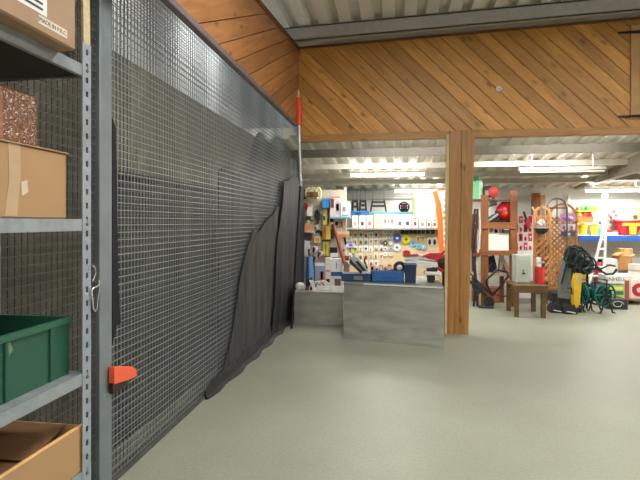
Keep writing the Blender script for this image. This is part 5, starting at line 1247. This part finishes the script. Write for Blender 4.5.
MB().lathe(c, (0, 0, 1), [(.09, 0), (.09, pt(601, 267, 11.1).z), (.05, pt(601, 263, 11.1).z), (.02, pt(601, 262, 11.1).z)], 16).done('canister', C(190, 50, 70), t, True)
MB().box(c[0]-.03, c[0]+.03, c[1]-.03, c[1]+.03, pt(601, 262, 11.1).z, pt(601, 259.5, 11.1).z).done('valve', BK, t)

# cartons at the lower right
gb = 'cartons on the floor at the right edge'
KY = 10.55
def fbox(nm, label, px0, px1, pyt, Y, d, m, prints=(), zb=0, text=None, cat='box'):
    x0 = pt(px0, 0, Y).x; x1 = pt(px1, 0, Y).x; zt = pt((px0+px1)/2, pyt, Y).z
    t = thing(nm, label, cat, ((x0+x1)/2, Y+d/2, zb), gb); W = x1-x0; H = zt-zb
    MB().box(x0, x1, Y, Y+d, zb+.001, zt, None, .006).done('carton', m, t)
    for (u, v_, s_, e_, pm) in prints: MB().box(x0+u*W, x0+v_*W, Y-.002, Y+.001, zb+s_*H, zb+e_*H).done('printed_panel', pm, t)
    if text: text_on('printed_text', text, text_h(H), ((x0+x1)/2-.0, Y-.003, zb+H*.5), (1, 0, 0), (0, 0, 1), C(90, 92, 98), t)
    return t, zt
def text_h(H): return H*.62
# wooden pallet under the right boxes
x0, x1 = pt(623, 0, KY-.1).x, 6.6
pal = thing('wooden_pallet', 'brown wooden pallet under the red and white carton at the right edge', 'pallet', ((x0+x1)/2, KY+.2, 0))
for k in range(4): MB().box(x0, x1, KY-.1+.17*k, KY-.1+.17*k+.13, .085, .11, None, .003).done('deck_slat', C(150, 110, 76), pal)
for k in range(3): x = x0+(x1-x0-.1)*k/2; MB().box(x, x+.1, KY-.1, KY+.54, 0, .085, None, .003).done('block', C(140, 100, 66), pal)
_, z1 = fbox('red_white_carton', 'white carton with brown-red side stripe and red circle on the wooden pallet', 625, 646, 279, KY-.05, .45, C(224, 212, 204), ((0, .2, 0, .92, C(166, 84, 76)), (.34, .5, .35, .6, C(60, 56, 60)), (.22, .26, 0, 1, C(200, 170, 160))), .111)
c = pt(639.5, 290, KY-.06); 
MB().lathe((c.x, KY-.052, c.z), (0, -1, 0), [(.13, 0), (.13, .006)], 20).done('red_circle', C(176, 40, 48), _); MB().lathe((c.x, KY-.058, c.z), (0, -1, 0), [(.05, 0), (.05, .004)], 14).done('white_dot', C(220, 190, 186), _)
fbox('white_lid_box', 'long plain white carton lying on the red and white carton', 624.5, 646, 275.2, KY-.02, .4, C(234, 230, 222), ((.2, .3, .3, .6, C(180, 206, 196)),), z1+.001)
zt0 = pt(630, 275.2, KY-.02).z+.001
t = thing('white_roll', 'grey-white paper roll on top of the long white carton at the right edge', 'roll', (pt(638, 0, KY+.1).x, KY+.2, zt0), gb)
xx = pt(638, 0, KY+.1).x
MB().lathe((xx, KY+.2, zt0), (0, 0, 1), [(.13, 0), (.13, .2), (.05, .2), (.05, .17)], 18).done('roll', C(206, 200, 186), t, True)
MB().lathe((xx, KY+.2, zt0), (0, 0, 1), [(.132, .06), (.132, .1)], 18).done('band', C(170, 160, 140), t)
# cardboard boxes stack
KB = 10.95
x0, x1 = pt(617.5, 0, KB).x, pt(634.5, 0, KB).x
t, zk = fbox('grey_carton', 'big grey-white carton with grey print behind the lettered white box', 604.5, 619, 259, KB+.05, .35, C(222, 222, 220), ((.1, .5, .82, .88, C(150, 150, 156)), (.15, .85, .3, .6, C(190, 200, 206))))
st_t, zst = fbox('dark_carton', 'dark tall carton carrying the tan cardboard boxes on the right', 619.4, 634, 270.3, KB, .4, C(92, 84, 74), ((.1, .4, .7, .9, C(200, 186, 166)), (.5, .9, .75, .9, C(196, 160, 140))))
_, zb1 = fbox('tan_box', 'open tan cardboard box on the dark tall carton, right of the ladder', 619.5, 632.5, 256, KB, .35, C(186, 132, 78), ((.0, 1, .9, .94, C(150, 100, 56)),), zst+.001)
for (u, v_) in (((617.5, 255.5), (623, 252.5)), ((632, 256), (635.5, 254.5))):
    A_ = pt(u[0], u[1], KB-.02); B_ = pt(v_[0], v_[1], KB-.02); MB().prism([(A_.x, KB-.02, A_.z), (B_.x, KB-.02, B_.z), (B_.x, KB-.02, B_.z-.012), (A_.x, KB-.02, A_.z-.012)], (0, .34, 0)).done('flap', C(206, 156, 100), _)
fbox('tan_box', 'smaller tan cardboard box stacked at the top of the pile below the blue edge', 620.5, 633, 248.5, KB+.1, .2, C(206, 160, 104), ((.3, .7, .0, 1, C(220, 186, 140)),), zb1+.001)
fbox('low_tan_box', 'low tan box at the left of the ladder on the floor behind the reels', 580, 590, 261, KB+.25, .2, C(196, 160, 112), ((.1, .9, .85, .95, C(170, 130, 84)),))
# lettered white box on green packs
GYY = 10.3
t, zg = fbox('green_carton', 'yellow-green printed carton under the lettered white box', 608.5, 624.3, 283.6, GYY, .35, C(176, 194, 112), ((.1, .9, .72, .84, C(214, 222, 130)), (.35, .95, .5, .66, C(70, 104, 60)), (.08, .3, .1, .5, C(220, 220, 190)), (.4, .9, .12, .36, C(196, 200, 150))), .0)
fbox('lettered_box', 'flat white box with grey lettering on the yellow-green carton', 605.5, 624.5, 275, GYY-.03, .36, C(234, 232, 228), (), zg+.001, 'EINHELL')
t, zz = fbox('black_floor_box', 'flat black box with white swirl on the floor at the foot of the green carton', 609, 628, 299.3, GYY-.45, .4, C(52, 50, 48), (), 0)
c = pt(618, 304, GYY-.452)
MB().tube([(c.x+.1*math.cos(k*.5)*(1-.03*k), GYY-.452, .1+.05*math.sin(k*.5)) for k in range(14)], .008, 5).done('white_swirl', C(214, 212, 208), t)

# ------------------------------------------------ hose reels and tools on the floor
RYY = 9.35
def reel(pxc, pyc, r, Y, label, yaw, hw=.15):
    c = pt(pxc, pyc, Y); R = r*Y/F
    c.z = max(c.z, R+.045)
    t = thing('hose_reel_cart', label, 'hose reel', (c.x, Y+.12, 0), 'green hose reels')
    ax = Vector((math.sin(yaw), -math.cos(yaw), 0)); sd = Vector((math.cos(yaw), math.sin(yaw), 0)); G = C(8, 66, 62, r=.35); G2 = C(18, 98, 90, r=.35)
    for s, o in ((1, hw), (-1, -hw)):
        cc = Vector((c.x, Y+.12, c.z))+ax*o
        d_ = MB(); d_.tube([cc+(sd*math.cos(k*math.pi/15)+Vector((0, 0, 1))*math.sin(k*math.pi/15))*R*.92 for k in range(30)], R*.085, 7, None, True); d_.tube([cc+(sd*math.cos(k*math.pi/12)+Vector((0, 0, 1))*math.sin(k*math.pi/12))*R*.6 for k in range(24)], R*.04, 6, None, True)
        for k in range(6):
            an = k*math.pi/3; u = sd*math.cos(an)+Vector((0, 0, 1))*math.sin(an); d_.tube([cc+u*R*.2, cc+u*R*.86], .014, 6)
        d_.done('side_disc', G2 if s > 0 else G, t, True)
        MB().lathe(cc, ax, [(R*.26, -.012), (R*.26, .014), (R*.1, .03)], 14).done('hub', G, t, True)
    MB().lathe(Vector((c.x, Y+.12, c.z)), ax, [(R*.7, -hw*.87), (R*.74, -hw*.4), (R*.7, 0), (R*.74, hw*.4), (R*.7, hw*.87)], 22).done('wound_hose', C(20, 64, 60), t, True)
    cc = Vector((c.x, Y+.12, c.z))
    for s in (1, -1):
        o = ax*((hw+.04)*s)
        MB().tube([cc+o+Vector((0, 0, 0)), cc+o-sd*R*.55+Vector((0, 0, -c.z+.02)), cc+o-sd*R*.7+Vector((0, 0, -c.z+.02))], .014, 7).done('leg', BK, t, True)
        MB().tube([cc+o, cc+o+sd*R*.55+Vector((0, 0, -c.z+.02)), cc+o+sd*R*.75+Vector((0, 0, -c.z+.02))], .014, 7).done('leg', BK, t, True)
    MB().tube([cc+ax*(hw+.04), cc+ax*.25, cc+ax*.25+Vector((0, 0, R*.5)), cc+ax*.33+Vector((0, 0, R*.5))], .012, 7).done('crank', BK, t, True)
    MB().tube([cc+ax*(hw+.04), cc+ax*(hw+.04)+Vector((0, 0, R*1.25)), cc-ax*(hw+.04)+Vector((0, 0, R*1.25)), cc-ax*(hw+.04)], .014, 7).done('carry_handle', BK, t, True)
    return t
reel(586, 294, 10.3, RYY+.1, 'dark green hose reel standing next to the yellow washer, left of the pair', -1.2, .05)
reel(603.5, 295, 11.3, RYY, 'larger dark green hose reel at the right of the pair, showing its spokes', .3, .11)
# yellow pressure washer
Y = RYY+.06; t = thing('pressure_washer', 'yellow and black upright washer behind the left hose reel', 'machine', (pt(581.5, 0, Y).x, Y+.1, 0))
zz = lambda py: pt(580, py, Y).z
MB().prism([(pt(574, 0, Y).x, Y, .09), (pt(579.5, 0, Y).x, Y, .09), (pt(582.5, 0, Y).x, Y, zz(274)), (pt(576.5, 0, Y).x, Y, zz(273.5)), (pt(574.3, 0, Y).x, Y, zz(283))], (0, .16, 0)).done('body', C(216, 178, 36), t)
MB().prism([(pt(576.5, 0, Y).x, Y-.015, zz(284)), (pt(578.5, 0, Y).x, Y-.015, zz(283)), (pt(580, 0, Y).x, Y-.015, zz(275)), (pt(578, 0, Y).x, Y-.015, zz(275))], (0, .015, 0)).done('grey_stripe', C(166, 166, 160), t)
MB().tube([(pt(577, 0, Y).x, Y+.1, zz(275)), (pt(576, 0, Y).x, Y+.1, zz(269)), (pt(582, 0, Y).x, Y+.1, zz(268)), (pt(582, 0, Y).x, Y+.1, zz(275))], .018, 8).done('handle', BK, t, True)
for px in (573.6, 579.8): MB().lathe((pt(px, 0, Y).x, Y+.02, .07), (1, 0, 0), [(.07, -.02), (.07, .02)], 14).done('wheel', BK, t)
# grey wrapped bundle
Y = RYY+.6
t = thing('wrapped_bundle', 'grey plastic-wrapped bundle leaning against the wide lattice', 'bundle', (pt(567, 0, Y).x, Y+.15, 0))
zz = lambda py: pt(567, py, Y).z
b = MB(); prof = [(560.5, 576, 302), (560, 577, 292), (561, 577.5, 280), (563.5, 577, 269), (566.5, 575.5, 260), (570, 574, 252)]
vs = []; fs = []; n = 14; rnd = random.Random(12)
for (a_, b2, py) in prof:
    xa, xb = pt(a_, 0, Y).x, pt(b2, 0, Y).x; xm = (xa+xb)/2; rx = (xb-xa)/2
    for k in range(n): an = 2*math.pi*k/n; j = 1+.1*(rnd.random()-.5); vs.append((xm+rx*math.cos(an)*j, Y+.16+.15*math.sin(an)*j, max(.16, zz(py))))
for i in range(len(prof)-1):
    for k in range(n): fs.append((i*n+k, i*n+(k+1) % n, (i+1)*n+(k+1) % n, (i+1)*n+k))
fs += [list(range(n))[::-1], [(len(prof)-1)*n+k for k in range(n)]]
b.add(vs, fs).done('plastic_wrap', C(132, 138, 134, r=.25, v=.25, s=9), t)
MB().tube([(pt(576, 0, Y).x, Y+.1, zz(246)), (pt(568, 0, Y).x, Y+.0, zz(258)), (pt(561, 0, Y).x, Y-.02, zz(284))], .016, 7).done('cord', BK, t, True)
MB().box(pt(560, 0, Y).x, pt(577, 0, Y).x, Y+.02, Y+.3, 0, .165, None, .01).done('black_base', C(30, 30, 30), t)
# black garden machine: handles and coils above the wrapped bundle
Y = RYY+.36
t = thing('black_tiller', 'black machine with curved handles rising behind the hose reels', 'machine', (pt(577, 0, Y+.1).x, Y+.4, 0))
zz = lambda py: pt(580, py, Y).z
X = lambda px: pt(px, 0, Y).x
BKM = C(24, 32, 32, r=.3)
MB().blob((X(571), Y+.02, zz(257)), (.12, .1, .2), None, 14, 9, .2, random.Random(31)).done('engine', BKM, t)
MB().blob((X(584), Y+.05, zz(266)), (.19, .09, .15), None, 14, 9, .2, random.Random(32)).done('housing', C(28, 44, 42, r=.3), t)
MB().blob((X(577), Y+.05, zz(259)), (.13, .08, .15), None, 14, 9, .2, random.Random(33)).done('cover', C(34, 40, 40, r=.3), t)
MB().tube([(X(565), Y-.05, zz(262)), (X(569), Y-.05, zz(249)), (X(573), Y-.05, zz(246)), (X(580), Y-.05, zz(248)), (X(588), Y-.05, zz(255)), (X(592), Y-.05, zz(264))], .026, 8).done('handle', BKM, t, True)
MB().tube([(X(578), Y-.08, zz(270)), (X(586), Y-.1, zz(267)), (X(595), Y-.12, zz(268)), (X(603), Y-.14, zz(273)), (X(610), Y-.14, zz(272.5)), (X(613.5), Y-.14, zz(268))], .022, 8).done('curved_handle', BKM, t, True)
MB().tube([(X(588), Y-.1, zz(262)), (X(598), Y-.12, zz(268)), (X(606), Y-.14, zz(264)), (X(612), Y-.14, zz(265))], .017, 8).done('curved_handle', C(60, 60, 58), t, True)
for k in range(4): c = Vector((X(570+5*k), Y-.1, zz(255+3*k))); MB().tube([c+Vector((.13*math.cos(q_*math.pi/7), -.02*k, .15*math.sin(q_*math.pi/7))) for q_ in range(14)], .016, 6, None, True).done('cable_loop', BKM if k % 2 else C(40, 60, 56, r=.3), t, True)
MB().tube([(X(574), Y+.06, zz(262)), (X(573), Y+.08, .01)], .022, 8).done('leg', BKM, t); MB().tube([(X(588.5), Y+.05, zz(268)), (X(588.5), Y+.08, .01)], .022, 8).done('leg', BKM, t)
# folded tools on the floor in front
Y = RYY+.12
for k, (a_, b2, lab) in enumerate(((551, 563, 'black flat tool with pale edge on the floor, left one before the grey bundle'), (564, 577, 'black flat tool with pale edge on the floor, right one before the grey bundle'))):
    yk = Y-.16-.1*k; x0 = pt(a_, 0, yk).x; x1 = pt(b2, 0, yk).x
    t = thing('floor_tool', lab, 'tool', ((x0+x1)/2, yk+.1, 0), 'flat tools on the floor')
    MB().prism([(x0, yk, .0), (x1, yk, 0), (x1+.02, yk, .06), (x1-.05, yk, .15), (x0+.05, yk, .16), (x0-.01, yk, .08)], (0, .22, 0)).done('body', C(30, 30, 31), t)
    MB().tube([(x0+.04, yk-.012, .05), ((x0+x1)/2, yk-.012, .04), (x1-.03, yk-.012, .025)], .011, 6).done('pale_edge', C(196, 194, 186), t)
    MB().tube([(x0+.06, yk+.1, .16), (x0+.1, yk+.1, .24), (x1-.1, yk+.1, .23), (x1-.06, yk+.1, .15)], .014, 7).done('handle', BK, t, True)

# ================================================================== LIGHT
HC = (1, .985, .955)
def area(name, loc, sx, sy, power, rgb=(1, .98, .93), rot=(0, 0, 0)):
    l = bpy.data.lights.new(name, 'AREA'); l.shape = 'RECTANGLE'; l.size = sx; l.size_y = sy; l.energy = power; l.color = rgb
    o = bpy.data.objects.new(name, l); COL.objects.link(o); o.location = loc; o.rotation_euler = rot; return o
# the hall's lamps hang behind and beside the viewpoint
for (x, y, w) in ((.6, 3.2, 95), (.6, -.6, 75), (4.2, 3.2, 95), (4.2, -.6, 75)):
    area('hall_lamp', (x, y, cz(x)-.35), 1.5, .3, w, HC)
    area('hall_lamp', (x, y, cz(x)-.28), 1.5, .3, w*.75, HC, (math.pi, 0, 0))
# fluorescent tubes under the shop roof
TUBE = M((255, 252, 240), .5, 0, 0, 1, 14)
HOUS = M((222, 220, 212), .5, 0, .04)
def lamp(px0, px1, py, Y, label, on=True, power=70):
    A = pt(px0, py, Y); B = pt(px1, py, Y); z = (A.z+B.z)/2
    f = thing('fluorescent_light', label, 'light', ((A.x+B.x)/2, Y, z), 'fluorescent lights under the shop roof')
    MB().box(A.x, B.x, Y-.04, Y+.04, z+.02, z+.075, None, .006).done('housing', HOUS if on else M((168, 162, 150), .5), f)
    if on:
        MB().tube([(A.x+.02, Y, z), (B.x-.02, Y, z)], .028, 10).done('tube', TUBE, f, True)
    else: MB().tube([(A.x+.02, Y, z), (B.x-.02, Y, z)], .02, 10).done('tube', M((214, 208, 196), .3), f, True)
    for s in (.15, .85):
        x = A.x+(B.x-A.x)*s; zt = dz(Y)+.03
        if zt > z+.08: MB().box(x-.008, x+.008, Y-.008, Y+.008, z+.07, zt).done('hanger', HOUS, f)
    if on: area('shop_lamp_or_fill', ((A.x+B.x)/2, Y-.0, z-.05), B.x-A.x, .08, power); area('shop_lamp_or_fill', ((A.x+B.x)/2, Y, z+.1), B.x-A.x, .08, power*.32, (1, .98, .93), (math.pi, 0, 0))
lamp(350, 425, 174.5, 9.75, 'lit fluorescent tube in the nearer row, over the grinding disc display', True, 42)
lamp(394, 450, 191, 11.5, 'lit fluorescent tube low above the orange banner, far row left of the post', True, 15)
lamp(585, 645, 190.5, 11.0, 'lit fluorescent tube over the blue shelf at the right edge', True, 55)
lamp(519, 606, 171.5, 9.0, 'unlit fluorescent tube on the beams to the right of the timber post', False)
for x in (.2, 2.6, 5.0): area('shop_lamp_or_fill', (x, 7.65, 2.862), 1.6, .05, 7, (1, .98, .93), (math.radians(90), 0, 0))  # fill lights without fixtures, added behind the header to brighten the first ceiling bay
# a further tube of the shop, beyond the frame on the right, and one in the cage behind the mesh
area('shop_lamp_or_fill', (6.2, 9.0, 2.4), 1.5, .1, 85)
for x, w in ((-.2, 55), (2.4, 75), (4.9, 60)): area('shop_lamp_or_fill', (x, 8.62, 2.745), 1.5, .1, w*.66, (1, .98, .93), (math.radians(20), 0, 0))  # unseen fill lights added behind the first beam to brighten the goods
area('cage_lamp', (-2.2, 3.5, 4.2), .12, 1.5, 30, (.9, .97, 1))
area('cage_lamp', (-2.2, 6.6, 4.2), .12, 1.5, 30, (.9, .97, 1))
w = bpy.data.worlds.new('world'); SC.world = w; w.use_nodes = True
w.node_tree.nodes['Background'].inputs[0].default_value = (.9, .95, 1, 1); w.node_tree.nodes['Background'].inputs[1].default_value = .3
SC.view_settings.view_transform = 'Standard'; SC.view_settings.look = 'None'; SC.view_settings.gamma = 1
SC.view_settings.use_curve_mapping = False; SC.view_settings.exposure = .0
